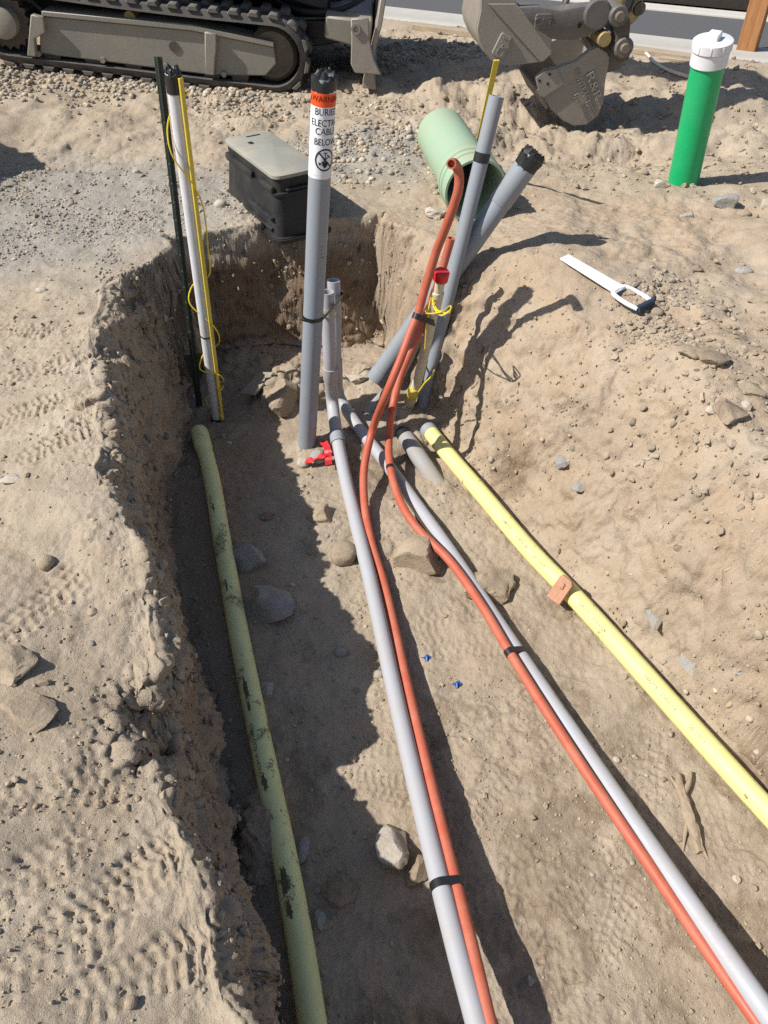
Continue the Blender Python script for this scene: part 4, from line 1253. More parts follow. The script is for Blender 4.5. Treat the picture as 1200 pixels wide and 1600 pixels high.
for t_, y_, w_ in (('BURIED', 170, 0.082), ('ELECTRIC', 187, 0.108), ('CABLE', 200, 0.074), ('BELOW', 216, 0.08)):
    lettering(st, org, t_, wpos(y_), wa, e0, wr + 0.0012, 0.0285, 'print_dark', 'around', w_)
def ring2d(r0, r1, n=40):
    V, F = [], []
    for i in range(n):
        t = 2 * math.pi * i / n
        V += [(r0 * math.cos(t), r0 * math.sin(t)), (r1 * math.cos(t), r1 * math.sin(t))]
    for i in range(n):
        j = (i + 1) % n
        F.append((2 * i, 2 * i + 1, 2 * j + 1, 2 * j))
    return V, F
rv, rf = ring2d(0.0300, 0.0345)
def strip2d(a, b, w, n=10):
    a, b = np.array(a), np.array(b)
    d = (b - a) / np.linalg.norm(b - a); m = np.array([-d[1], d[0]]) * w / 2
    V, F = [], []
    for i in range(n + 1):
        p = a + (b - a) * i / n
        V += [tuple(p - m), tuple(p + m)]
    for i in range(n):
        F.append((2 * i, 2 * i + 2, 2 * i + 3, 2 * i + 1))
    return V, F
pic = [(rv, rf), strip2d((-0.022, 0.022), (0.022, -0.022), 0.0045), strip2d((0.0, 0.022), (0.0, -0.008), 0.0026), strip2d((-0.006, 0.022), (0.006, 0.022), 0.0026),
       ([(-0.009, -0.006), (-0.009, -0.016), (0, -0.026), (0.009, -0.016), (0.009, -0.006)], [(0, 1, 2, 3, 4)]),
       strip2d((-0.016, -0.012), (0.014, 0.012), 0.0028), strip2d((0.006, 0.016), (0.019, 0.006), 0.0032), ([(-0.022, -0.006), (-0.02, -0.018), (-0.012, -0.012)], [(0, 1, 2)])]
pv, pf = join(*[([(q[0], q[1], 0) for q in v], f) for v, f in pic])
mesh('no_digging_symbol', wrap(pv, wpos(243), wa, e0, wr + 0.002, 'around'), pf, 'print_dark', st, org, None)
lettering(st, org, '- - - - - - - - - -', wpos(267), wa, P3(-0.3, -0.95, 0), wr + 0.001, 0.006, 'print', 'around', 0.04)
PT = WB + wa * 0.0
zq = (-0.239, 2.6, 0.2902)
lettering(root, org, '- -- - 7', WB + wa * ((zq[2] - WB[2]) / wa[2]), -wa, P3(0.55, -0.83, 0), wr, 0.018, 'print', 'along')

# -- paired pale conduits that come along the floor and turn up beside the warning conduit
gr = 0.0265
c1 = [(-0.1968, 2.78, 0.0688), (-0.1981, 2.76, -0.0926), (-0.204, 2.74, -0.3065), (-0.2017, 2.815, -0.5), (-0.1232, 2.689, -0.56), (0.0133, 2.443, -0.585), (0.1379, 2.177, -0.585), (0.2373, 1.956, -0.58), (0.4052, 1.559, -0.575), (0.527, 1.267, -0.565),
      (0.6814, 0.8812, -0.535), (0.7796, 0.623, -0.5), (0.8607, 0.4265, -0.48), (0.9379, 0.2541, -0.46)]
rootA, orgA, spA = pipe_thing('conduit_run', 'pale grey conduit strapped to the right orange duct, curving up behind the warning conduit', 'conduit', c1, gr, 'pvc_light', 'pipe', 'pale conduits laid along the trench floor', hollow=(True, False), org=(0.2418, 1.993, -0.62))
c2 = [(-0.2177, 2.7, 0.0626), (-0.2195, 2.69, -0.0805), (-0.2213, 2.68, -0.2825), (-0.2239, 2.726, -0.46), (-0.2039, 2.593, -0.52), (-0.165, 2.384, -0.565), (-0.1085, 2.106, -0.585), (-0.0528, 1.824, -0.58), (0.0242, 1.379, -0.56), (0.089, 1.013, -0.53),
      (0.138, 0.7498, -0.5), (0.1721, 0.5716, -0.475), (0.2038, 0.4234, -0.46), (0.2365, 0.2528, -0.45)]
rootB, orgB, spB = pipe_thing('conduit_run', 'pale grey conduit with a dark coupling, strapped to the left orange duct', 'conduit', c2, gr, 'pvc_light', 'pipe', 'pale conduits laid along the trench floor', hollow=(True, False), org=(-0.0538, 1.859, -0.62))
def near_on(sp, p):
    A = np.array(sp); i = int(np.argmin(np.linalg.norm(A - np.asarray(p), axis=1)))
    i = min(max(i, 1), len(A) - 2)
    return A[i], unit(A[i + 1] - A[i - 1])
def sleeve(root, org, sp, p0, p1, r, mat, name, hollow=(False, False)):
    A = np.array(sp)
    i, j = (int(np.argmin(np.linalg.norm(A - np.asarray(q), axis=1))) for q in (p0, p1))
    i, j = min(i, j), max(i, j)
    return mesh(name, *tube(A[i:max(j, i + 2) + 1], r, 28), mat, root, org, 40)
sleeve(rootA, orgA, spA, (-0.2019, 2.74, -0.2596), (-0.2121, 2.925, -0.5), gr + 0.004, 'pvc_light', 'bell_socket')
sleeve(rootB, orgB, spB, (-0.2201, 2.68, -0.2577), (-0.2182, 2.68, -0.3296), gr + 0.004, 'pvc_light', 'bell_socket')
q, a = near_on(spB, (-0.1976, 2.562, -0.53))
mesh('coupling', *tube([q - a * 0.028, q + a * 0.028], gr + 0.005, 28), 'ptape', rootB, orgB, 40)
q, a = near_on(spA, (-0.1958, 2.76, -0.0413))
band(rootA, orgA, q, a, gr, 0.03, 'clear', 'masking_band', th=0.0018)
q, a = near_on(spB, (-0.2186, 2.69, -0.0132))
band(rootB, orgB, q, a, gr, 0.03, 'clear', 'masking_band', th=0.0018)
q, a = near_on(spA, (0.527, 1.267, -0.565))
lettering(rootA, orgA, '--- - -- - ---- - --', q, a, P3(0.6, -0.2, 0.75), gr, 0.014, 'print', 'along')
q, a = near_on(spA, (0.7796, 0.623, -0.5))
lettering(rootA, orgA, '-- --- -', q, a, P3(0.6, -0.2, 0.75), gr, 0.014, 'print', 'along')

# zip tie holding the two risers to the warning conduit
zw = WB + wa * (((-0.2672, 2.6, 0.0267)[2] - WB[2]) / wa[2])
qa, _ = near_on(spA, (-0.1964, 2.76, -0.0555)); qb, _ = near_on(spB, (-0.2192, 2.69, -0.0243))
strap_two(root, org, [(zw, wr), (qa - wa * ((qa - zw) @ wa), gr), (qb - wa * ((qb - zw) @ wa), gr)], 0.014, wa, 0.003, 'black_tape', 'cable_tie')
zt = zw + P3(-0.02, -wr - 0.012, 0.005)
mesh('tie_tail', *tube(spline([zw + P3(0.0, -wr - 0.002, 0), zt, zt + P3(-0.02, -0.006, 0.012)]), 0.003, 8), 'black_tape', root, org, 40)

# -- orange ducts
orr = 0.0160
o1 = [(0.2113, 2.5, 0.6074), (0.2249, 2.54, 0.5931), (0.2403, 2.56, 0.5659), (0.2454, 2.56, 0.5374), (0.2446, 2.56, 0.5023), (0.2374, 2.57, 0.4603), (0.2241, 2.58, 0.4062), (0.2071, 2.6, 0.339), (0.1871, 2.62, 0.2643), (0.1656, 2.62, 0.1763), (0.1468, 2.61, 0.1054), (0.1271, 2.59, 0.0324), (0.0987, 2.55, -0.0254), (0.0677, 2.5, -0.0942), (0.0098, 2.44, -0.2244), (-0.0472, 2.503, -0.45),
      (-0.0801, 2.355, -0.53), (-0.075, 2.179, -0.57), (-0.0456, 1.992, -0.59), (-0.0046, 1.817, -0.59), (0.0305, 1.626, -0.585), (0.0687, 1.382, -0.565), (0.1272, 1.032, -0.53), (0.1774, 0.7433, -0.495), (0.2066, 0.5687, -0.465), (0.2303, 0.4212, -0.45), (0.2594, 0.2515, -0.44)]
rootC, orgC, spC = pipe_thing('orange_duct', 'orange duct with the taller curled open end, strapped to the left pale conduit', 'duct', o1, orr, 'orange', 'pipe', 'orange ducts crossing the trench', hollow=(True, False), wall=0.0045, depth=0.02, step=0.01, org=(-0.0047, 1.843, -0.62), seg=20)
o2 = [(0.253, 2.8, 0.2298), (0.2377, 2.8, 0.1588), (0.2211, 2.79, 0.0905), (0.1976, 2.76, 0.0307), (0.1687, 2.72, -0.0413), (0.1368, 2.68, -0.1089), (0.1018, 2.64, -0.1717), (0.0614, 2.58, -0.2522), (0.033, 2.48, -0.3296), (0.0214, 2.533, -0.5), (0.0233, 2.371, -0.52), (0.0595, 2.179, -0.535), (0.1198, 2.033, -0.54), (0.2304, 1.875, -0.545), (0.3309, 1.663, -0.545), (0.4103, 1.453, -0.545),
      (0.4837, 1.263, -0.54), (0.5802, 1.023, -0.53), (0.675, 0.8002, -0.52), (0.7579, 0.5967, -0.505), (0.8352, 0.426, -0.5), (0.911, 0.2529, -0.49)]
rootD, orgD, spD = pipe_thing('orange_duct', 'orange duct with the shorter upright end, strapped to the right pale conduit', 'duct', o2, orr, 'orange', 'pipe', 'orange ducts crossing the trench', hollow=(True, False), wall=0.005, org=(0.3431, 1.724, -0.62), seg=20)
# black tape straps
qb, a = near_on(spB, (0.1493, 0.7223, -0.5)); qc, _ = near_on(spC, (0.1826, 0.7223, -0.5))
strap_two(rootB, orgB, [(qb, gr), (qc - a * ((qc - qb) @ a), orr)], 0.022, a)
qa, a = near_on(spA, (0.4423, 1.482, -0.575)); qd, _ = near_on(spD, (0.4103, 1.453, -0.545))
strap_two(rootA, orgA, [(qa, gr), (qd - a * ((qd - qa) @ a), orr)], 0.022, a)
qd, a = near_on(spD, (0.0232, 2.351, -0.52))
band(rootD, orgD, qd, a, orr, 0.016, 'black_tape')

# -- leaning conduits at the back
l1b, l1t = P3(*(0.1601, 2.815, -0.62)), P3(*(0.4092, 3.06, 0.6458))
rootE, orgE, spE = pipe_thing('leaning_conduit', 'slim grey conduit leaning right, open at the top, in front of the mint pipe', 'conduit', [l1b, l1t], 0.0285, 'pvc', 'pipe', hollow=(False, True), wall=0.004)
a = unit(l1t - l1b)
def on_line(b, t, p):
    aa = unit(t - b); return b + aa * ((np.asarray(p) - b) @ aa)
band(rootE, orgE, on_line(l1b, l1t, (0.3393, 2.85, 0.4846)), a, 0.0285, 0.034, 'black_tape', th=0.0022)
mesh('bell_socket', *tube([on_line(l1b, l1t, (0.1663, 2.846, -0.6)), on_line(l1b, l1t, (0.1615, 2.82, -0.66))], 0.031, 24), 'black_tape', rootE, orgE, 40)
l2b, l2t = P3(*(-0.0354, 2.974, -0.52)), P3(*(0.5622, 3.02, 0.452))
rootF, orgF, spF = pipe_thing('leaning_conduit', 'wide grey conduit leaning far right with crumpled black tape over its end', 'conduit', [l2b, on_line(l2b, l2t, (0.1095, 2.9, -0.2347)), l2t], 0.043, 'pvc', 'pipe')
a = unit(l2t - l2b)
crumple_cap(rootF, orgF, l2t, a, 0.0435, 0.065, 14)
mesh('bell_socket', *tube([l2t - a * 0.21, l2t - a * 0.205, l2t - a * 0.05], [0.043, 0.0455, 0.0455], 28), 'pvc', rootF, orgF, 40)
mesh('bell_socket', *tube([on_line(l2b, l2t, (-0.0354, 2.974, -0.52)), on_line(l2b, l2t, (0, 3.033, -0.5)), on_line(l2b, l2t, (0.0179, 3.066, -0.49))], [0.046, 0.046, 0.0432], 28), 'pvc', rootF, orgF, 40)

# -- cream pipe with red cap
cb_, ct_ = P3(*(0.1045, 2.822, -0.6)), P3(*(0.2115, 2.66, 0.1434))
rootG, orgG, spG = pipe_thing('capped_pipe', 'cream plastic pipe with a red cap and yellow wire tied round it', 'pipe', [cb_, (0.1475, 2.72, -0.3249), ct_], 0.0205, 'cream', 'pipe')
a = unit(ct_ - P3(*(0.1475, 2.72, -0.3249)))
mesh('red_cap', *tube([ct_ - a * 0.012, ct_ + a * 0.022, ct_ + a * 0.026], [0.0285, 0.029, 0.026], 26), 'red_cap', rootG, orgG, 40)
mesh('coupling', *tube([ct_ - a * 0.16, ct_ - a * 0.155, ct_ - a * 0.065, ct_ - a * 0.06], [0.021, 0.026, 0.026, 0.021], 26), 'cream', rootG, orgG, 40)
elb = [(-0.081, 2.808, -0.6), (-0.029, 2.85, -0.56), (0.0416, 2.78, -0.4144), (0.092, 2.78, -0.3042), (0.1454, 2.8, -0.1749)]
mesh('side_branch', *tube(spline(elb), 0.024, 22), 'pvc_mud', rootG, orgG, 40)
yb = [(0.0984, 2.808, -0.6), (0.1156, 2.841, -0.56), (0.123, 2.72, -0.4124)]
mesh('yellow_sleeve', *tube(spline(yb), 0.024, 22), 'stake_yellow', rootG, orgG, 40)
wrp = mesh('film_wrap', *loft([[P3(*(0.0977, 2.775, -0.6)) + P3(0.024 * s * math.cos(t) * (1 + 0.2 * math.sin(5 * t + k)), 0.02 * s * math.sin(t), h + 0.006 * math.sin(3 * t + 2 * k)) for t in np.linspace(0, 2 * math.pi, 18, endpoint=False)]
     for k, (h, s) in enumerate([(-0.03, 0.7), (0.0, 1.15), (0.025, 1.05), (0.045, 1.2), (0.06, 0.8)])]), 'clear', rootG, orgG, 30)
c0 = P3(*(0.0855, 2.732, -0.6))
mesh('yellow_collar', *tube(spline([c0 + P3(0.028 * math.cos(t), 0.02 * math.sin(t), 0.012 + 0.004 * math.sin(2 * t)) for t in np.linspace(0, 6.1, 14)]), 0.004, 8), 'wire', rootG, orgG, 40)
# yellow wire looped round the cream pipe and the slim conduit
w1 = [(0.1622, 2.64, -0.1511), (0.1655, 2.62, 0.0018), (0.1779, 2.64, 0.0736), (0.1845, 2.5, 0.0988), (0.2054, 2.46, 0.0984), (0.2339, 2.46, 0.1187), (0.2385, 2.52, 0.1029), (0.2046, 2.46, 0.1136), (0.168, 2.52, 0.072), (0.1619, 2.66, 0.0091), (0.1876, 2.7, 0.025), (0.1962, 2.47, 0.1105), (0.2278, 2.46, 0.106), (0.2398, 2.5, 0.0988)]
mesh('yellow_wire', *tube(spline(w1, 0.008), 0.0028, 8), 'wire', rootG, orgG, 40)
w2 = [(0.14, 2.58, -0.314), (0.163, 2.56, -0.2568), (0.1865, 2.55, -0.2198), (0.1993, 2.57, -0.2034)]
mesh('yellow_wire', *tube(spline(w2, 0.008), 0.0028, 8), 'wire', rootG, orgG, 40)
q = on_line(P3(*(0.1475, 2.72, -0.3249)), ct_, (0.1807, 2.7, -0.0467))
qd, ad = near_on(spC, (0.132, 2.58, 0.0193)); qe, _ = near_on(spD, (0.1704, 2.7, -0.0411))
strap_two(rootC, orgC, [(qd, orr), (qe - ad * ((qe - qd) @ ad), orr), (q - ad * ((q - qd) @ ad), 0.0205)], 0.022, ad)

# -- stub of muddy conduit on the floor
mb = [P3(*(0.0939, 2.61, -0.575)), P3(*(0.161, 2.466, -0.59)), P3(*(0.2474, 2.327, -0.645))]
rootH, orgH, spH = pipe_thing('conduit_stub', 'short muddy grey conduit stub sinking into the trench floor', 'conduit', mb, 0.036, 'pvc_mud', 'pipe', org=(0.1633, 2.501, -0.62))
a = unit(mb[0] - mb[1])
mesh('black_end', *tube([mb[0] - a * 0.01, mb[0] + a * 0.035, mb[0] + a * 0.05], [0.034, 0.033, 0.026], 26), 'black_tape', rootH, orgH, 40)

# -- gas sleeves
g1 = [(-0.8071, 2.664, -0.59), (-0.7077, 2.367, -0.585), (-0.6027, 1.985, -0.583), (-0.4788, 1.544, -0.583), (-0.3997, 1.278, -0.583), (-0.3236, 1.029, -0.58), (-0.258, 0.8137, -0.575), (-0.2032, 0.6132, -0.57), (-0.164, 0.4523, -0.565), (-0.1215, 0.2671, -0.56)]
rootI, orgI, spI = pipe_thing('gas_sleeve', 'soiled yellow gas sleeve lying in the shade beside the left trench wall', 'pipe', g1, 0.0335, 'gas_dirty_shaded', 'pipe', 'yellow gas sleeves on the trench floor', org=(-0.4873, 1.572, -0.62))
e_ = unit(np.array(spI[0]) - np.array(spI[1])); s0 = np.array(spI[0])
mesh('end_socket', *tube([s0 - e_ * 0.13, s0 - e_ * 0.115, s0 + e_ * 0.0, s0 + e_ * 0.018, s0 + e_ * 0.028], [0.0337, 0.0375, 0.0375, 0.031, 0.016], 28), 'gas_dirty_shaded', rootI, orgI, 40)
q, a = near_on(spI, (-0.3566, 1.127, -0.58))
lettering(rootI, orgI, 'CHARLOTTE  SCHEDULE 40', q, a, P3(-0.45, -0.35, 0.8), 0.0335, 0.0165, 'print', 'along')
q, a = near_on(spI, (-0.2291, 0.7165, -0.57))
lettering(rootI, orgI, 'GAS SLEEVE', q, a, P3(-0.45, -0.35, 0.8), 0.0335, 0.013, 'print_grey', 'along')
q, a = near_on(spI, (-0.6524, 2.195, -0.585))
lettering(rootI, orgI, 'SCHEDULE 40', q, a, P3(-0.45, -0.35, 0.8), 0.0335, 0.013, 'print_grey', 'along')

def smear(at_px, ln, wd, seed, e=(-0.25, -0.35, 0.9)):
    q, a = near_on(spI, at_px)
    V2 = [(0.0, 0.0)]
    n = 60
    for k in range(n):
        t = 2 * math.pi * k / n
        f = 1 + 0.45 * float(fbm(np.array([math.cos(t) * 3.5]), np.array([math.sin(t) * 3.5]), np.array([seed * 1.7]), 4, seed)[0])
        V2.append((ln / 2 * f * math.cos(t), wd / 2 * f * math.sin(t)))
    F = [(0, 1 + k, 1 + (k + 1) % n) for k in range(n)]
    mesh('mud_smear', wrap(V2, q, a, P3(*e), 0.0342, 'along'), F, 'mud', rootI, orgI, None)
for px_, ln, wd, sd in (((-0.4126, 1.338, -0.58), 0.075, 0.016, 3), ((-0.3957, 1.281, -0.58), 0.04, 0.010, 8), ((-0.536, 1.752, -0.583), 0.05, 0.008, 12), ((-0.313, 1.032, -0.58), 0.05, 0.014, 5), ((-0.2547, 0.7779, -0.575), 0.05, 0.016, 9), ((-0.2432, 0.7415, -0.575), 0.055, 0.020, 14), ((-0.2271, 0.6898, -0.572), 0.04, 0.014, 19), ((-0.6492, 2.159, -0.585), 0.05, 0.007, 23)):
    smear(px_, ln, wd, sd)

g2 = [(0.1894, 2.66, -0.565), (0.2681, 2.486, -0.565), (0.3713, 2.281, -0.568), (0.5418, 1.935, -0.572), (0.6672, 1.714, -0.573), (0.8194, 1.421, -0.573), (0.9474, 1.167, -0.57), (1.058, 0.9514, -0.566), (1.184, 0.7207, -0.56)]
rootJ, orgJ, spJ = pipe_thing('gas_sleeve', 'bright yellow gas sleeve lying in the sun at the foot of the right slope', 'pipe', g2, 0.0335, 'gas', 'pipe', 'yellow gas sleeves on the trench floor', org=(0.6823, 1.753, -0.62))
e_ = unit(np.array(spJ[0]) - np.array(spJ[1])); s0 = np.array(spJ[0])
mesh('taped_end', *tube([s0 - e_ * 0.035, s0, s0 + e_ * 0.006], [0.0355, 0.0358, 0.030], 28), 'ptape', rootJ, orgJ, 40)
fj = P3(-0.3, -0.62, 0.72)
for txt, px_, sz, wd, mt in (('CHARLOTTE', (0.8488, 1.359, -0.573), 0.017, 0.058, 'print'), ('SCHEDULE 40', (0.8812, 1.292, -0.573), 0.016, 0.066, 'print_grey'), ('--- - --', (0.9091, 1.237, -0.573), 0.008, 0.045, 'print_grey'), ('GAS SLEEVE', (0.9371, 1.184, -0.57), 0.017, 0.068, 'print_grey'),
                         ('-- - --- -- - --', (0.9724, 1.114, -0.57), 0.008, 0.08, 'print_grey'), ('CHARLOTTE', (0.4798, 2.068, -0.572), 0.015, 0.058, 'print'), ('SCHEDULE 40', (0.5238, 1.978, -0.572), 0.014, 0.066, 'print_grey'), ('GAS SLEEVE', (0.5697, 1.885, -0.572), 0.014, 0.068, 'print_grey'),
                         ('CHARLOTTE', (0.6965, 1.658, -0.573), 0.015, 0.058, 'print_grey'), ('SCHEDULE 40', (0.734, 1.584, -0.573), 0.015, 0.066, 'print_grey')):
    q, a = near_on(spJ, px_)
    lettering(rootJ, orgJ, txt, q, a, fj, 0.0335, sz, mt, 'along', wd)

# plywood tag standing against the bright sleeve
q, a = near_on(spJ, (0.634, 1.782, -0.573))
ta, tb = unit(P3(a[0], a[1], 0)), unit(P3(0.12, 0.18, 1))
tn = unit(P3(*(unit(P3(-a[1], a[0], 0)))))
tagc = np.asarray((0.6214, 1.743, -0.535), float) + P3(-0.012, -0.02, 0)
t1 = unit(P3(0.72, -0.70, -0.12)); t2 = unit(P3(0.16, 0.55, 0.8)); t2 = unit(t2 - t1 * (t2 @ t1)); t3 = np.cross(t1, t2)
tg = empty('plywood_tag', tagc - t2 * 0.045, 'small pinkish wood tag with a pencilled number leaning on the bright yellow sleeve', 'wood tag')
mesh('board', *prism([(-0.027, -0.048), (0.027, -0.048), (0.027, 0.036), (0.017, 0.048), (-0.02, 0.048), (-0.027, 0.04)], tagc, t1, t2, t3, -0.007, 0.007, 0.0012), 'tag', tg, tagc - t2 * 0.045)
tv, tf = text_flat('3', 0.032)
sgn = 1 if (np.array([0, 0, 1.5]) - tagc) @ t3 > 0 else -1
mesh('pencil_mark', [tagc + t1 * (v[0] + 0.004) * sgn + t2 * (v[1] + 0.014) + t3 * sgn * 0.0078 for v in tv], tf, 'print', tg, tagc - t2 * 0.045, None)

# -- stakes on the left
tb_, tt_ = P3(*(-0.8579, 2.911, -0.64)), P3(*(-0.7428, 2.86, 0.8208))
a = unit(tt_ - tb_)
tp = empty('steel_post', tb_, 'slim dark green steel fence post leaning beside the pale conduit', 'post')
mesh('post_bar', *prism([(-0.014, 0), (-0.014, 0.003), (-0.002, 0.003), (-0.002, 0.016), (0.002, 0.016), (0.002, 0.003), (0.014, 0.003), (0.014, 0)], tb_, unit(np.cross(a, P3(0, 1, 0))) * -1, unit(np.cross(a, np.cross(a, P3(0, 1, 0)))), a, 0, np.linalg.norm(tt_ - tb_), 0.0005), 'tpost', tp, tb_)
pc = tb_ + a * 0.24
mesh('anchor_plate', *prism([(-0.045, 0.06), (0.035, 0.06), (0.03, -0.05), (0.0, -0.09), (-0.03, -0.05)], pc, P3(0.97, 0.2, 0), a, np.cross(P3(0.97, 0.2, 0), a), -0.003, 0.003, 0.001), 'tpost', tp, tb_)
for k in range(14):
    p = tb_ + a * (0.35 + k * 0.07)
    mesh('stud', *box(p + P3(0, -0.012, 0), (0.008, 0.012, 0.012), bevel=0.002), 'tpost', tp, tb_)

pb_, pt_ = P3(*(-0.7572, 2.809, -0.63)), P3(*(-0.6545, 2.66, 0.8227))
a = unit(pt_ - pb_)
rootK, orgK, spK = pipe_thing('marker_conduit', 'dusty white upright conduit with taped top and yellow wire spiralled round it', 'conduit', [pb_, pt_], 0.0245, 'pvc_pale', 'pipe')
crumple_cap(rootK, orgK, pt_, unit(pt_ - pb_), 0.0245, 0.02, 21)
q = on_line(pb_, pt_, (-0.656, 2.66, 0.794))
band(rootK, orgK, q, a, 0.0245, 0.055, 'black_tape', th=0.0018)
mesh('black_foot', *tube([pb_ + a * 0.02, pb_ - a * 0.03], [0.03, 0.036], 20), 'black_tape', rootK, orgK, 40)
side = unit(P3(0.8, -0.6, 0)); side = unit(side - a * (side @ a))
b0 = pb_ + side * 0.033
mesh('black_clip', *tube([on_line(pb_, pt_, (-0.7112, 2.66, -0.1725)) - a * 0.003, on_line(pb_, pt_, (-0.7112, 2.66, -0.1725)) + a * 0.003], 0.0262, 24), 'black_tape', rootK, orgK, 40)
sk = empty('marker_stake', b0, 'flat yellow plastic stake strapped along the dusty white conduit', 'stake')
n2 = np.cross(a, side)
mesh('stake_bar', *prism([(-0.0035, -0.0085), (0.0035, -0.0085), (0.0035, 0.0085), (-0.0035, 0.0085)], b0, side, n2, a, 0.02, np.linalg.norm(pt_ - pb_) - 0.005, 0.001), 'stake_yellow', sk, b0)
for k in range(3):
    P_ = b0 + a * (0.14 + 0.17 * k)
    tv, tf = text_flat('-- - --- - --', 0.011)
    mesh('lettering', [P_ + a * v[0] + np.cross(side, a) * -1 * v[1] * -1 + side * 0.0045 for v in tv], tf, 'print', sk, b0, None)
Lk = np.linalg.norm(pt_ - pb_)
wpth = []
for f, rad, ph in [(0.965, 0.04, 0.6), (0.90, 0.036, 3.6), (0.84, 0.046, 4.6), (0.76, 0.042, 6.2), (0.70, 0.048, 6.8), (0.6, 0.05, 6.7), (0.52, 0.044, 6.6), (0.47, 0.04, 9.6), (0.43, 0.05, 10.2), (0.36, 0.05, 12.7), (0.30, 0.048, 13.1), (0.24, 0.04, 15.6), (0.205, 0.045, 16.6), (0.195, 0.05, 18.9),
                   (0.16, 0.048, 19.3), (0.15, 0.04, 22.0), (0.145, 0.05, 25.0), (0.12, 0.046, 26.6), (0.07, 0.045, 28.6), (0.03, 0.052, 31.3)]:
    wpth.append(pb_ + a * Lk * f + side * rad * math.cos(ph) + n2 * rad * math.sin(ph))
mesh('yellow_wire', *tube(spline(wpth, 0.01), 0.0026, 8), 'wire', rootK, orgK, 40)

y0, y1 = P3(*(0.464, 4.163, -0.0261)), P3(*(0.4546, 3.5, 0.6551))
a = unit(y1 - y0)
s2 = unit(np.cross(a, P3(0, 1, 0)))
setp(mesh('marker_stake', *prism([(-0.012, -0.003), (0.012, -0.003), (0.012, 0.003), (-0.012, 0.003)], y0, s2, np.cross(a, s2), a, 0, np.linalg.norm(y1 - y0), 0.001), 'stake_yellow', None, y0), 'thin yellow stake leaning behind the slim grey conduit', 'stake')

# -- bright green riser with white cap
gb_, gt_ = P3(*(1.484, 3.876, -0.02)), P3(*(1.425, 3.8, 0.5727))
a = unit(gt_ - gb_)
gb_ = gb_ - a * 0.06
rr_ = 0.072
rootL, orgL, spL = pipe_thing('sewer_riser', 'bright green sewer riser pipe standing on the right bank with a white screw cap', 'pipe', [gb_, gt_], rr_, 'green', 'pipe', seg=40)
cp = mesh('white_adapter', *tube([gt_ - a * 0.004, gt_ + a * 0.050, gt_ + a * 0.053], [rr_ + 0.007, rr_ + 0.007, rr_ + 0.004], 40), 'white', rootL, orgL, 40)
mesh('screw_cap', *tube([gt_ + a * 0.053, gt_ + a * 0.056, gt_ + a * 0.090, gt_ + a * 0.094], [rr_ + 0.008, rr_ + 0.012, rr_ + 0.012, rr_ + 0.007], 40), 'white', rootL, orgL, 40)
ct = gt_ + a * 0.107
cu = unit(P3(0.8, -0.6, 0)); cv = np.cross(a, cu)
mesh('wrench_nub', *box(ct, (0.052, 0.052, 0.03), cu, cv, a, 0.004), 'white', rootL, orgL)
for k in range(10):
    t = 2 * math.pi * k / 10
    d_ = cu * math.cos(t) + cv * math.sin(t)
    mesh('cap_rib', *box(gt_ + a * 0.073 + d_ * (rr_ + 0.0125), (0.003, 0.006, 0.028), d_, np.cross(a, d_), a, 0.001), 'white', rootL, orgL)

# -- mint culvert lying on the bank
m0, m1 = P3(*(0.412, 3.468, 0.14)), P3(*(0.3285, 4.016, 0.14))
a = unit(m0 - m1)
mr = 0.127
m1 = m0 - a * 0.76
MS = 0.76 / 1.02
mo = P3(*((m0 + m1) / 2)) - P3(0, 0, mr)
rm = empty('drain_pipe', mo, 'short wide mint green drain pipe lying on its side at the trench edge', 'pipe')
segs = []
path = []; rad = []
for f, q in [(0, mr), (0.3, mr), (0.66, mr), (0.72, mr + 0.003), (0.76, mr + 0.011), (0.81, mr + 0.011), (0.815, mr + 0.017), (0.84, mr + 0.017), (0.845, mr + 0.011), (0.87, mr + 0.011), (0.875, mr + 0.017), (0.905, mr + 0.017), (0.91, mr + 0.011), (0.94, mr + 0.011), (0.945, mr + 0.015), (1.02, mr + 0.015)]:
    path.append(m1 + a * f * MS); rad.append(q)
P_, T_, fr_ = frames([m1, m0])
secs = []
def ringat(p, r_):
    return [p + r_ * (math.cos(t) * fr_[0][0] + math.sin(t) * fr_[0][1]) for t in np.linspace(0, 2 * math.pi, 56, endpoint=False)]
secs = [ringat(p, q) for p, q in zip(path, rad)]
secs += [ringat(m0, mr + 0.005), ringat(m0 - a * 0.012, mr + 0.003)]
mesh('pipe', *loft(secs, True, False), 'mint', rm, mo, 30)
mesh('bore', *loft([ringat(m0 - a * 0.012, mr + 0.0028), ringat(m0 - a * 0.1, mr - 0.004), ringat(m1 + a * 0.002, mr - 0.008), ringat(m1 + a * 0.001, mr)], True, False), 'mint', rm, mo, 30)
bk = ringat(m1, mr - 0.008)
mesh('bore_shade_disc', bk, [tuple(range(len(bk)))], 'mint_shade', rm, mo, None)  # dark disc across the far end, shade of the bore as colour

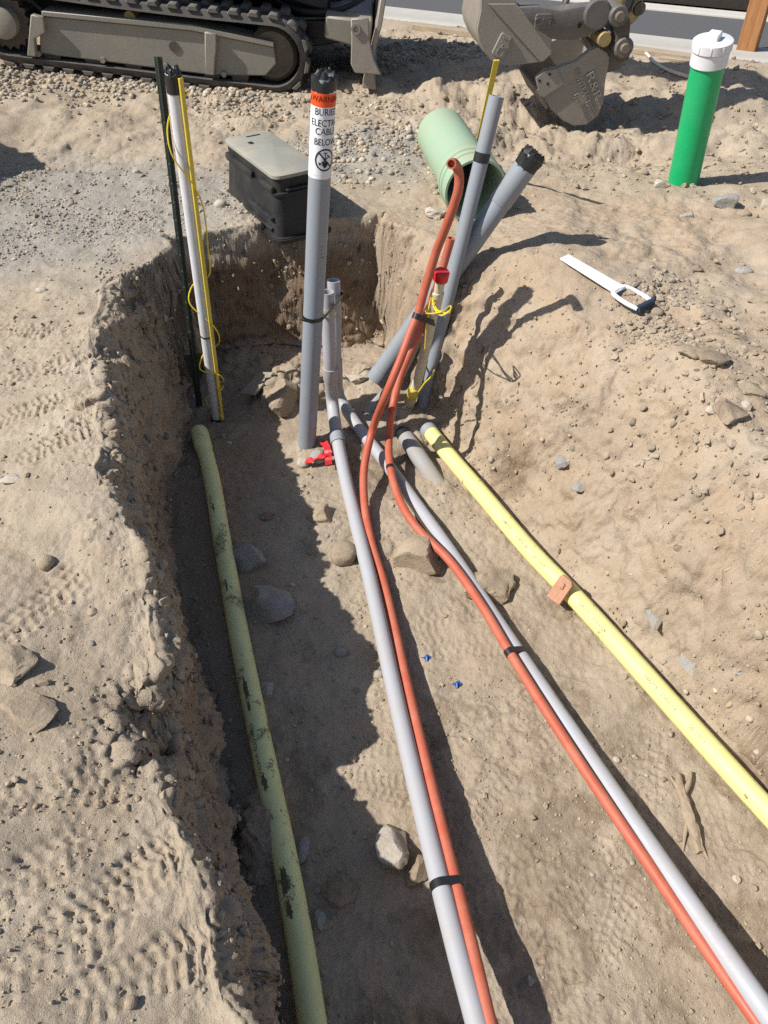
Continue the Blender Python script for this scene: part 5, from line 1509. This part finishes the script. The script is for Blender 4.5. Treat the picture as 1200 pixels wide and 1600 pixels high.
# -- black utility box
lo_ = unit(P3(0.52, -0.855, 0)); wi = unit(P3(0.855, 0.52, 0))
front = P3(*(-0.4658, 3.37, 0.249)); top_z = front[2]
bc = front - lo_ * 0.268 + wi * 0.105
def rect(zz, L_, W_, r_):
    return [bc + lo_ * p[0] + wi * p[1] + P3(0, 0, zz - bc[2]) for p in roundrect(L_, W_, r_, 6)]
ubo = P3(bc[0], bc[1], -0.02)
ub = empty('utility_box', ubo, 'black plastic utility box with a dusty grey lid perched on the trench edge', 'utility box')
zb = -0.035
WD = 0.225
mesh('body', *loft([rect(zb, 0.615, WD + 0.06, 0.05), rect(zb + 0.016, 0.615, WD + 0.06, 0.05), rect(zb + 0.018, 0.59, WD + 0.035, 0.045), rect(zb + 0.07, 0.585, WD + 0.03, 0.045), rect(top_z - 0.09, 0.555, WD, 0.04), rect(top_z - 0.088, 0.573, WD + 0.018, 0.042), rect(top_z - 0.078, 0.573, WD + 0.018, 0.042),
                    rect(top_z - 0.076, 0.551, WD - 0.004, 0.04), rect(top_z - 0.018, 0.553, WD - 0.002, 0.04)]), 'box_black', ub, ubo, 35)
mesh('bottom_rim', *loft([rect(zb - 0.006, 0.615, WD + 0.06, 0.05), rect(zb - 0.006, 0.63, WD + 0.075, 0.055), rect(zb + 0.012, 0.63, WD + 0.075, 0.055), rect(zb + 0.012, 0.615, WD + 0.06, 0.05)], True, False), 'box_black', ub, ubo, 35)
ld_ = mesh('lid', *loft([rect(top_z - 0.018, 0.54, WD - 0.015, 0.04), rect(top_z - 0.017, 0.565, WD + 0.01, 0.042), rect(top_z - 0.003, 0.565, WD + 0.01, 0.042), rect(top_z, 0.555, WD, 0.04)]), 'box_lid', ub, ubo, 35)
for dx_, sz in ((-0.235, (0.012, 0.07, 0.003)), (-0.15, (0.03, 0.022, 0.003))):
    mesh('lid_slot', *box(bc + lo_ * dx_ + wi * (0.02 if dx_ < -0.2 else -0.03) + P3(0, 0, top_z - bc[2] + 0.0002), sz, lo_, wi, (0, 0, 1), 0.0005), 'black', ld_, ubo)
for dz_, ln, off in ((0.045, 0.30, 0.10), (0.095, 0.26, 0.13)):
    cc = bc - wi * (WD / 2 + 0.018) + lo_ * off + P3(0, 0, zb + dz_ - bc[2])
    mesh('side_rib', *box(cc, (ln, 0.024, 0.016), lo_, wi, (0, 0, 1), 0.006, 2), 'box_black', ub, ubo)
for off, ln in ((-0.1, 0.3), (0.19, 0.14)):
    cc = bc - wi * (WD / 2 + 0.006) + lo_ * off + P3(0, 0, top_z - 0.065 - bc[2])
    mesh('side_rib', *box(cc, (ln, 0.02, 0.03), lo_, wi, (0, 0, 1), 0.008, 2), 'box_black', ub, ubo)
cc = bc + lo_ * 0.283 + P3(0, 0, top_z - 0.065 - bc[2])
mesh('side_rib', *box(cc, (0.02, WD * 0.6, 0.014), lo_, wi, (0, 0, 1), 0.006, 2), 'box_black', ub, ubo)

# -- white hand tool on the right bank
h0, h1 = P3(*(0.7238, 2.874, 0.1108)), P3(*(0.8957, 2.676, 0.0795))
ha = unit(h1 - h0); hn = unit(P3(0, 0, 1) - ha * ha[2]); hs = np.cross(hn, ha)
ht = empty('hand_tool', h1, 'white flat plastic tool with a dark D shaped grip lying on the right bank', 'hand tool')
mesh('flat_strap', *prism([(-0.02, -0.025), (np.linalg.norm(h1 - h0), -0.034), (np.linalg.norm(h1 - h0), 0.034), (-0.02, 0.027)], h0, ha, hs, hn, -0.004, 0.004, 0.002), 'white_handle', ht, h1)
hc = h1 + ha * 0.062
fl = mesh('handle_frame', *tube(spline([h1 - hs * 0.03 - ha * 0.01, h1 + hs * 0.034 - ha * 0.01, hc + hs * 0.05 + ha * 0.0, hc + hs * 0.044 + ha * 0.05], 0.006), 0.0085, 12), 'white_handle', ht, h1)
mesh('handle_frame', *tube(spline([h1 + hs * 0.03 - ha * 0.008, h1 - hs * 0.034 - ha * 0.01, hc - hs * 0.05 + ha * 0.0, hc - hs * 0.044 + ha * 0.05], 0.006), 0.0085, 12), 'white_handle', ht, h1)
gp = [hc + ha * 0.05 - hs * 0.046, hc + ha * 0.052 + hs * 0.046]
rg = [0.011 if i % 2 else 0.0135 for i in range(15)]
mesh('grip', *tube([gp[0] + (gp[1] - gp[0]) * i / 14 for i in range(15)], rg, 18), 'grip', ht, h1, 60)

# -- scraps on the trench floor
sc_ = P3(*(-0.5843, 2.963, -0.5404))
s1 = unit(P3(0.55, 0.83, 0.18)); s2 = unit(P3(0.83, -0.55, 0.25)); s2 = unit(s2 - s1 * (s2 @ s1)); s3 = np.cross(s1, s2)
setp(mesh('scrap_board', *prism([(-0.085, -0.042), (0.075, -0.05), (0.09, 0.035), (-0.07, 0.045)], sc_, s1, s2, s3, -0.006, 0.006, 0.0015), 'scrap', None, sc_), 'dusty flat scrap of board at the foot of the dark back wall', 'board scrap')

rt = P3(*(-0.257, 2.489, -0.5888))
def ribbon(pts, w, up=(0, 0, 1)):
    A = np.array(spline(pts, 0.006))
    V, F = [], []
    for i, p in enumerate(A):
        t = unit(A[min(i + 1, len(A) - 1)] - A[max(i - 1, 0)])
        s = unit(np.cross(t, unit(P3(*up) + 0.35 * P3(math.sin(i * 1.3), math.cos(i * 0.9), 0))))
        for q in (-1, 0, 1):
            V.append(tuple(p + s * w / 2 * q + P3(0, 0, 0.003 * math.sin(i * 0.8 + q))))
    for i in range(len(A) - 1):
        for q in (0, 1):
            F.append((3 * i + q, 3 * i + q + 1, 3 * i + q + 4, 3 * i + q + 3))
    n = len(V)
    V2 = [tuple(np.array(v) - P3(0, 0, 0.0012)) for v in V]
    F2 = [tuple(reversed([i + n for i in f])) for f in F]
    return V + V2, F + F2
rb = join(ribbon([rt + P3(-0.075, -0.035, 0.008), rt + P3(-0.03, -0.026, 0.022), rt + P3(0.015, -0.012, 0.03), rt + P3(0.04, 0.005, 0.018), rt + P3(0.075, 0.03, 0.012)], 0.026),
          ribbon([rt + P3(0.026, -0.05, 0.008), rt + P3(0.024, -0.012, 0.036), rt + P3(0.012, 0.034, 0.046), rt + P3(-0.012, 0.075, 0.03)], 0.03))
setp(mesh('red_tape', *rb, 'red_tape', None, rt, 50), 'torn piece of red tape draped over pebbles beside the warning conduit', 'tape')

for i, (p_, lab) in enumerate((((0.1402, 1.498, -0.6214), 'torn blue plastic scrap on the floor, left of the other two bits'), ((0.2335, 1.397, -0.6238), 'torn blue plastic scrap on the floor, nearest the camera of three'), ((0.4596, 2.067, -0.6082), 'thin blue plastic scrap on the floor near the bright yellow sleeve'))):
    p_ = P3(*p_)
    rv_ = np.random.default_rng(40 + i)
    w_ = ribbon([p_ + P3(-0.014, 0.004, 0.002), p_ + P3(-0.004, -0.004, 0.007), p_ + P3(0.005, 0.006, 0.003), p_ + P3(0.013, -0.002, 0.006)], 0.011 if i < 2 else 0.006)
    w2_ = ribbon([p_ + P3(-0.002, -0.012, 0.002), p_ + P3(0.002, 0.0, 0.009), p_ + P3(0.006, 0.01, 0.004)], 0.007)
    setp(mesh('plastic_scrap', *(join(w_, w2_) if i < 2 else w_), 'blue', None, p_, 50), lab, 'plastic scrap', 'blue plastic scraps on the trench floor')

# dead root
def root_stick():
    base = [(0.8594, 1.081, -0.6036), (0.8462, 1.024, -0.5951), (0.8472, 0.968, -0.593), (0.8493, 0.9153, -0.5978), (0.8516, 0.8534, -0.6015)]
    oo = P3(*base[2])
    e = empty('dead_root', oo, 'pale dead root lying on the floor between the right conduit and yellow sleeve', 'root')
    def gnarl(vf, amp=0.0035):
        V = np.array(vf[0])
        V += amp * np.stack([fbm(V[:, 0] * 90 + q, V[:, 1] * 22, V[:, 2] * 90, 3, 400 + q) for q in range(3)], 1)
        return V, vf[1]
    mesh('stem', *gnarl(tube(spline(base, 0.005), [0.009, 0.013, 0.014, 0.016, 0.011], 18)), 'root', e, oo, 30)
    mesh('twig', *tube(spline([(0.8456, 1.009, -0.5931), (0.8751, 1.048, -0.592), (0.892, 1.084, -0.593)], 0.008), [0.009, 0.008, 0.004], 10), 'root', e, oo, 50)
    mesh('twig', *tube(spline([(0.8482, 1.018, -0.5928), (0.8345, 1.05, -0.5954), (0.8292, 1.073, -0.6)], 0.008), [0.008, 0.006, 0.003], 10), 'root', e, oo, 50)
    mesh('twig', *tube(spline([(0.8502, 0.8941, -0.5977), (0.8613, 0.8621, -0.5999), (0.8703, 0.836, -0.6054)], 0.008), [0.008, 0.006, 0.003], 10), 'root', e, oo, 50)
    mesh('twig', *tube(spline([(0.8429, 0.9425, -0.5982), (0.8247, 0.8993, -0.6057), (0.8109, 0.8615, -0.6139)], 0.008), [0.008, 0.005, 0.003], 10), 'root', e, oo, 50)
root_stick()

# boards and post by the kerb
def board_at(pa, pb, w, th, label, dz=0.0, mat='board', name='timber_board'):
    pa, pb = P3(*pa), P3(*pb)
    pa[2] += dz; pb[2] += dz
    a = unit(pb - pa); n = unit(P3(0, 0, 1) - a * a[2]); s = np.cross(n, a)
    return setp(mesh(name, *prism([(0, -w / 2), (np.linalg.norm(pb - pa), -w / 2), (np.linalg.norm(pb - pa), w / 2), (0, w / 2)], pa, a, s, n, 0, th, 0.003), mat, None, (pa + pb) / 2), label, 'board')
board_at((0.2475, 7.162, -0.0049), (0.7059, 6.861, 0.0026), 0.09, 0.04, 'weathered timber board lying on the soil left of the bucket')
board_at((1.735, 6.494, -0.0002), (2.27, 6.166, -0.0007), 0.10, 0.035, 'long weathered form board along the kerb left of the green riser', 0.0)
board_at((1.97, 6.214, 0.008), (2.289, 6.028, 0.0051), 0.05, 0.02, 'thin narrow lath on the soil just before the long form board')
wpb, wpt = P3(*(2.8, 6.785, -0.05)), P3(*(2.644, 6.6, 0.6331))
wpb[1] = wpb[1]; wpt = P3(wpb[0] + 0.03, wpb[1], 1.2)
pst = setp(mesh('timber_post', *box((wpb + wpt) / 2 - P3(0, 0, 0.1), (0.14, 0.14, wpt[2] - wpb[2] + 0.4), unit(P3(0.87, -0.5, 0)), unit(P3(0.5, 0.87, 0)), (0, 0, 1), 0.006), 'post', None, wpb), 'orange brown timber post standing by the road at the far right', 'post')
cd = [(1.79, 6.423, 0.0095), (1.891, 6.392, 0.0106), (1.885, 6.035, 0.0312), (1.946, 5.94, 0.0114), (2.075, 5.835, -0.0072)]
setp(mesh('pale_cord', *tube(spline(cd, 0.03), 0.011, 8), 'cord', None, cd[2]), 'pale cord lying across the soil left of the green riser', 'cord')
cd = [(2.894, 9.06, -0.4705), (3.136, 9.217, -0.4501), (3.305, 9.112, -0.4605), (3.584, 8.957, -0.4703), (3.993, 8.66, -0.4705)]
setp(mesh('white_strap', *tube(spline(cd, 0.05), 0.012, 8), 'white', None, cd[2]), 'white cord running along the kerb behind the green riser', 'cord')

# ------------------------------------------------------------------ rocks one can pick out
def rock(seed, spot, mat, label, kind='angular', hf=0.6, rot=None, sink=0.3, group='rocks lying about the trench', dz=0.0):
    x, y, w, d = spot
    rng = np.random.default_rng(seed)
    if kind == 'angular':
        base, fac, cut, bump = ICO4, 14, 0.62, 0.04
    elif kind == 'round':
        base, fac, cut, bump = ICO3, 2, 0.92, 0.09
    else:
        base, fac, cut, bump = ICO4, 8, 0.72, 0.16
    dep = max(d * 1.15, w * 0.5)
    h = min(w, dep) * hf
    V = rock_shape(seed, base, fac, cut, bump)
    ext = np.ptp(V, axis=0)
    V = (V - (V.max(0) + V.min(0)) / 2) / ext
    V *= np.array([w, dep, h])
    V *= 1 + (0.03 if kind != 'round' else 0.008) * fbm(V[:, 0] * 60, V[:, 1] * 60, V[:, 2] * 60, 3, seed % 40)[:, None]
    ang = rng.uniform(-0.25, 0.25) if rot is None else rot
    ca, sa = math.cos(ang), math.sin(ang)
    V = V @ np.array([[ca, sa, 0], [-sa, ca, 0], [0, 0, 1]])
    z = gz(x, y) + h * (0.5 - sink) + dz
    org_ = P3(x, y, gz(x, y))
    o = mesh('rock', V + P3(x, y, z), base[1], mat, None, org_, None if kind == 'round' else 22)
    return setp(o, label, 'rock', group)

ROCKS = [
    ((-0.4941, 1.922, 0.1283, 0.095), 'stone_grey', 'angular', 1.0, 'angular grey rock just right of the soiled yellow sleeve, the farther of two'),
    ((-0.3856, 1.699, 0.1659, 0.1211), 'stone_grey', 'angular', 1.0, 'large blocky grey rock in shade right of the soiled sleeve'),
    ((-0.37, 1.362, 0.0447, 0.0569), 'stone_grey', 'angular', 0.7, 'small grey rock touching the right side of the soiled yellow sleeve'),
    ((-0.1509, 1.956, 0.1054, 0.091), 'stone_tan', 'round', 0.8, 'rounded sunlit tan rock left of the left pale conduit'),
    ((0.1189, 1.923, 0.1712, 0.1379), 'stone_tan', 'angular', 0.95, 'big sandy block of rock between the two orange ducts'),
    ((0.3723, 1.793, 0.1977, 0.1425), 'stone_tan', 'lumpy', 0.6, 'broad rounded sandy boulder right of the strapped right conduit'),
    ((0.0209, 0.8688, 0.0942, 0.1221), 'stone_pale', 'angular', 0.95, 'pale slab shaped rock half in shade by the left conduit'),
    ((0.089, 0.8096, 0.0684, 0.0787), 'stone_brown', 'angular', 0.6, 'brownish rock wedged between the pale slab and the left conduit'),
    ((-0.1137, 0.7554, 0.0903, 0.0702), 'stone_brown', 'lumpy', 0.6, 'dark brown clod in deep shade on the lower floor'),
    ((-0.2195, 0.8654, 0.0348, 0.0662), 'stone_grey', 'round', 0.7, 'oval grey stone in shade close to the half buried sleeve'),
    ((-0.1432, 1.521, 0.0513, 0.0342), 'stone_grey', 'round', 0.7, 'small pebble right on the edge of the floor shadow'),
    ((-0.1619, 0.6883, 0.0294, 0.0458), 'stone_slate', 'angular', 0.6, 'small bluish stone in shade on the lower floor'),
    ((-0.4076, 0.9441, 0.0572, 0.0608), 'stone_grey', 'angular', 0.6, 'grey rock in the dark gap under the left trench wall'),
    ((-0.2519, 2.147, 0.1097, 0.0848), 'stone_tan', 'lumpy', 0.6, 'earthy rock on the shadow edge below the red tape'),
    ((-0.4586, 2.167, 0.0605, 0.0403), 'stone_brown', 'lumpy', 0.6, 'dark little stone in the shade right of the sleeve socket'),
    ((-0.2669, 1.976, 0.0529, 0.0337), 'stone_tan', 'angular', 0.5, 'small flat stone between the floor shadow and rounded tan rock'),
    ((-0.4574, 2.867, 0.1632, 0.1865), 'stone_tan', 'lumpy', 0.9, 'large crumbling clod of soil left of the warning conduit'),
    ((-0.3403, 2.474, 0.054, 0.0486), 'stone_pale', 'round', 0.8, 'pale pebble at the foot of the warning conduit'),
    ((-0.2788, 2.498, 0.0704, 0.065), 'stone_grey', 'round', 0.8, 'grey pebble with the red tape draped over it'),
    ((-0.1195, 3.011, 0.1135, 0.0657), 'stone_pale', 'angular', 0.6, 'pale flat stone at the foot of the wide leaning conduit'),
    ((0.0222, 3.418, 0.057, 0.057), 'stone_pale', 'round', 0.6, 'round pale stone embedded high in the back wall'),
    ((-1.281, 4.081, 0.0397, 0.0298), 'stone_pale', 'round', 0.8, 'small pale stone on the grey gravelly soil at the left'),
    ((-0.8823, 1.352, 0.0469, 0.0402), 'stone_tan', 'round', 0.8, 'round tan pebble alone on the left bank'),
    ((-1.068, 1.667, 0.0927, 0.0371), 'stone_pale', 'angular', 0.45, 'flat whitish stone at the left edge of the left bank'),
    ((-0.8764, 1.052, 0.1265, 0.1054), 'stone_tan', 'lumpy', 0.35, 'broad flat tan rock embedded in the left bank, the upper of two'),
    ((-0.8045, 0.9301, 0.1442, 0.0807), 'stone_tan', 'angular', 0.45, 'wide flat tan rock embedded in the left bank, the lower of two'),
    ((-0.4415, 0.3705, 0.0224, 0.0201), 'stone_tan', 'round', 0.85, 'lone round pebble near the bottom of the left bank'),
    ((-0.7343, 1.218, 0.029, 0.0226), 'stone_tan', 'round', 0.7, 'small tan pebble above the two broad embedded rocks'),
    ((-0.5591, 1.12, 0.0288, 0.0288), 'stone_pale', 'round', 0.8, 'pale pebble perched on the left trench edge'),
    ((-0.7817, 3.668, 0.0613, 0.049), 'stone_pale', 'round', 0.8, 'pale stone tucked against the left side of the utility box'),
    ((-1.353, 2.795, 0.0507, 0.0304), 'stone_pale', 'round', 0.7, 'pale stone between the grey gravel and left bank'),
    ((1.096, 2.184, 0.1062, 0.0595), 'stone_brown', 'angular', 0.6, 'dark flat rock jutting from the right bank rubble'),
    ((1.047, 2.238, 0.1081, 0.0649), 'stone_tan', 'lumpy', 0.6, 'dusty rounded rock left of the dark flat bank rock'),
    ((1.08, 1.935, 0.0917, 0.1036), 'stone_brown', 'angular', 0.6, 'pointed brown rock sticking out lower on the right bank'),
    ((1.175, 2.056, 0.1158, 0.0703), 'stone_tan', 'angular', 0.5, 'broad tan slab above the pointed rock on the right bank'),
    ((1.229, 2.053, 0.0578, 0.0537), 'stone_tan', 'round', 0.7, 'rounded stone right of the broad tan bank slab'),
    ((1.043, 1.985, 0.0449, 0.0326), 'stone_pale', 'round', 0.7, 'pale oval stone left of the pointed brown rock'),
    ((1.143, 1.978, 0.0323, 0.0364), 'stone_pale', 'round', 0.8, 'pale oval stone right of the pointed brown rock'),
    ((1.002, 2.662, 0.0437, 0.034), 'stone_tan', 'round', 0.85, 'round stone beside the tool grip'),
    ((1.076, 2.727, 0.0741, 0.0444), 'stone_tan', 'lumpy', 0.6, 'dusty tan stone behind the tool grip'),
    ((0.9611, 2.603, 0.0433, 0.0312), 'stone_tan', 'round', 0.8, 'round stone just below the tool grip'),
    ((1.018, 2.593, 0.0576, 0.0384), 'stone_tan', 'round', 0.7, 'oval tan stone below right of the tool grip'),
    ((1.255, 2.918, 0.0725, 0.0362), 'stone_brown', 'lumpy', 0.6, 'low brown stone on the bank above the tool'),
    ((1.477, 2.955, 0.0736, 0.042), 'stone_grey', 'round', 0.6, 'grey oval stone high on the right bank'),
    ((1.428, 2.656, 0.1069, 0.0583), 'stone_tan', 'angular', 0.5, 'large tan stone at the right edge of the bank'),
    ((1.254, 2.587, 0.0525, 0.0286), 'stone_tan', 'round', 0.6, 'low tan stone amid the rubble above the dark bank rock'),
    ((0.6675, 2.203, 0.0576, 0.0576), 'stone_grey', 'angular', 0.6, 'grey rock embedded in the right slope above the bright sleeve'),
    ((0.7186, 2.079, 0.07, 0.0467), 'stone_slate', 'angular', 0.35, 'flat slate piece in the right slope below the embedded grey rock'),
    ((0.9369, 1.677, 0.0367, 0.0326), 'stone_brown', 'lumpy', 0.8, 'small dark stone alone on the middle of the right slope'),
    ((0.8844, 1.57, 0.0462, 0.0756), 'stone_slate', 'angular', 0.35, 'bluish slate flake in the slope right of the wood tag'),
    ((0.9697, 1.406, 0.0727, 0.0848), 'stone_slate', 'angular', 0.35, 'bluish slate slab in the slope above the sleeve lettering'),
    ((1.051, 1.298, 0.0565, 0.0339), 'stone_slate', 'angular', 0.3, 'thin slate flake at the lower right edge of the slope'),
    ((1.098, 1.123, 0.0521, 0.0298), 'stone_pale', 'angular', 0.4, 'whitish flake above the bright sleeve at the right edge'),
    ((1.579, 3.566, 0.119, 0.0773), 'stone_grey', 'angular', 0.8, 'pointed grey rock right of the green riser'),
    ((1.34, 3.788, 0.0684, 0.0498), 'stone_pale', 'angular', 0.8, 'pale rock against the left foot of the green riser'),
    ((1.371, 3.441, 0.0871, 0.0349), 'stone_pale', 'angular', 0.5, 'flat pale stone in front of the green riser'),
    ((1.654, 3.492, 0.0706, 0.0412), 'stone_tan', 'round', 0.7, 'small tan stone in front of the pointed grey rock'),
    ((1.765, 3.53, 0.0649, 0.0649), 'stone_pale', 'angular', 0.7, 'pale rock at the right edge beyond the pointed grey rock'),
    ((0.2381, 3.531, 0.1071, 0.0774), 'stone_pale', 'lumpy', 0.6, 'pale lumpy rock left of the drain pipe mouth'),
    ((0.6431, 3.59, 0.0601, 0.0361), 'stone_tan', 'angular', 0.6, 'small stone in the shade right of the drain pipe'),
    ((1.333, 4.075, 0.0661, 0.0397), 'stone_tan', 'round', 0.6, 'small rounded stone left of the green riser'),
    ((0.3561, 0.5539, 0.0249, 0.0249), 'stone_grey', 'angular', 0.7, 'small grey stone on the floor between the two strapped pairs'),
    ((0.9269, 0.784, 0.0236, 0.0202), 'stone_pale', 'angular', 0.6, 'small pale stone in the damp patch at the lower right'),
    ((0.6848, 1.122, 0.0226, 0.0189), 'stone_pale', 'round', 0.7, 'pale pebble just right of the right conduit'),
    ((-0.0209, 1.437, 0.0418, 0.0251), 'stone_pale', 'round', 0.6, 'pale pebble left of the left conduit near the floor shadow'),
    ((0.4728, 2.612, 0.0514, 0.0617), 'stone_tan', 'round', 0.45, 'tan stone embedded low in the right slope by the conduits'),
]
for i, (sp_, mt_, kd_, hf_, lab_) in enumerate(ROCKS):
    rock(500 + i * 7, sp_, mt_, lab_, kd_, hf_)
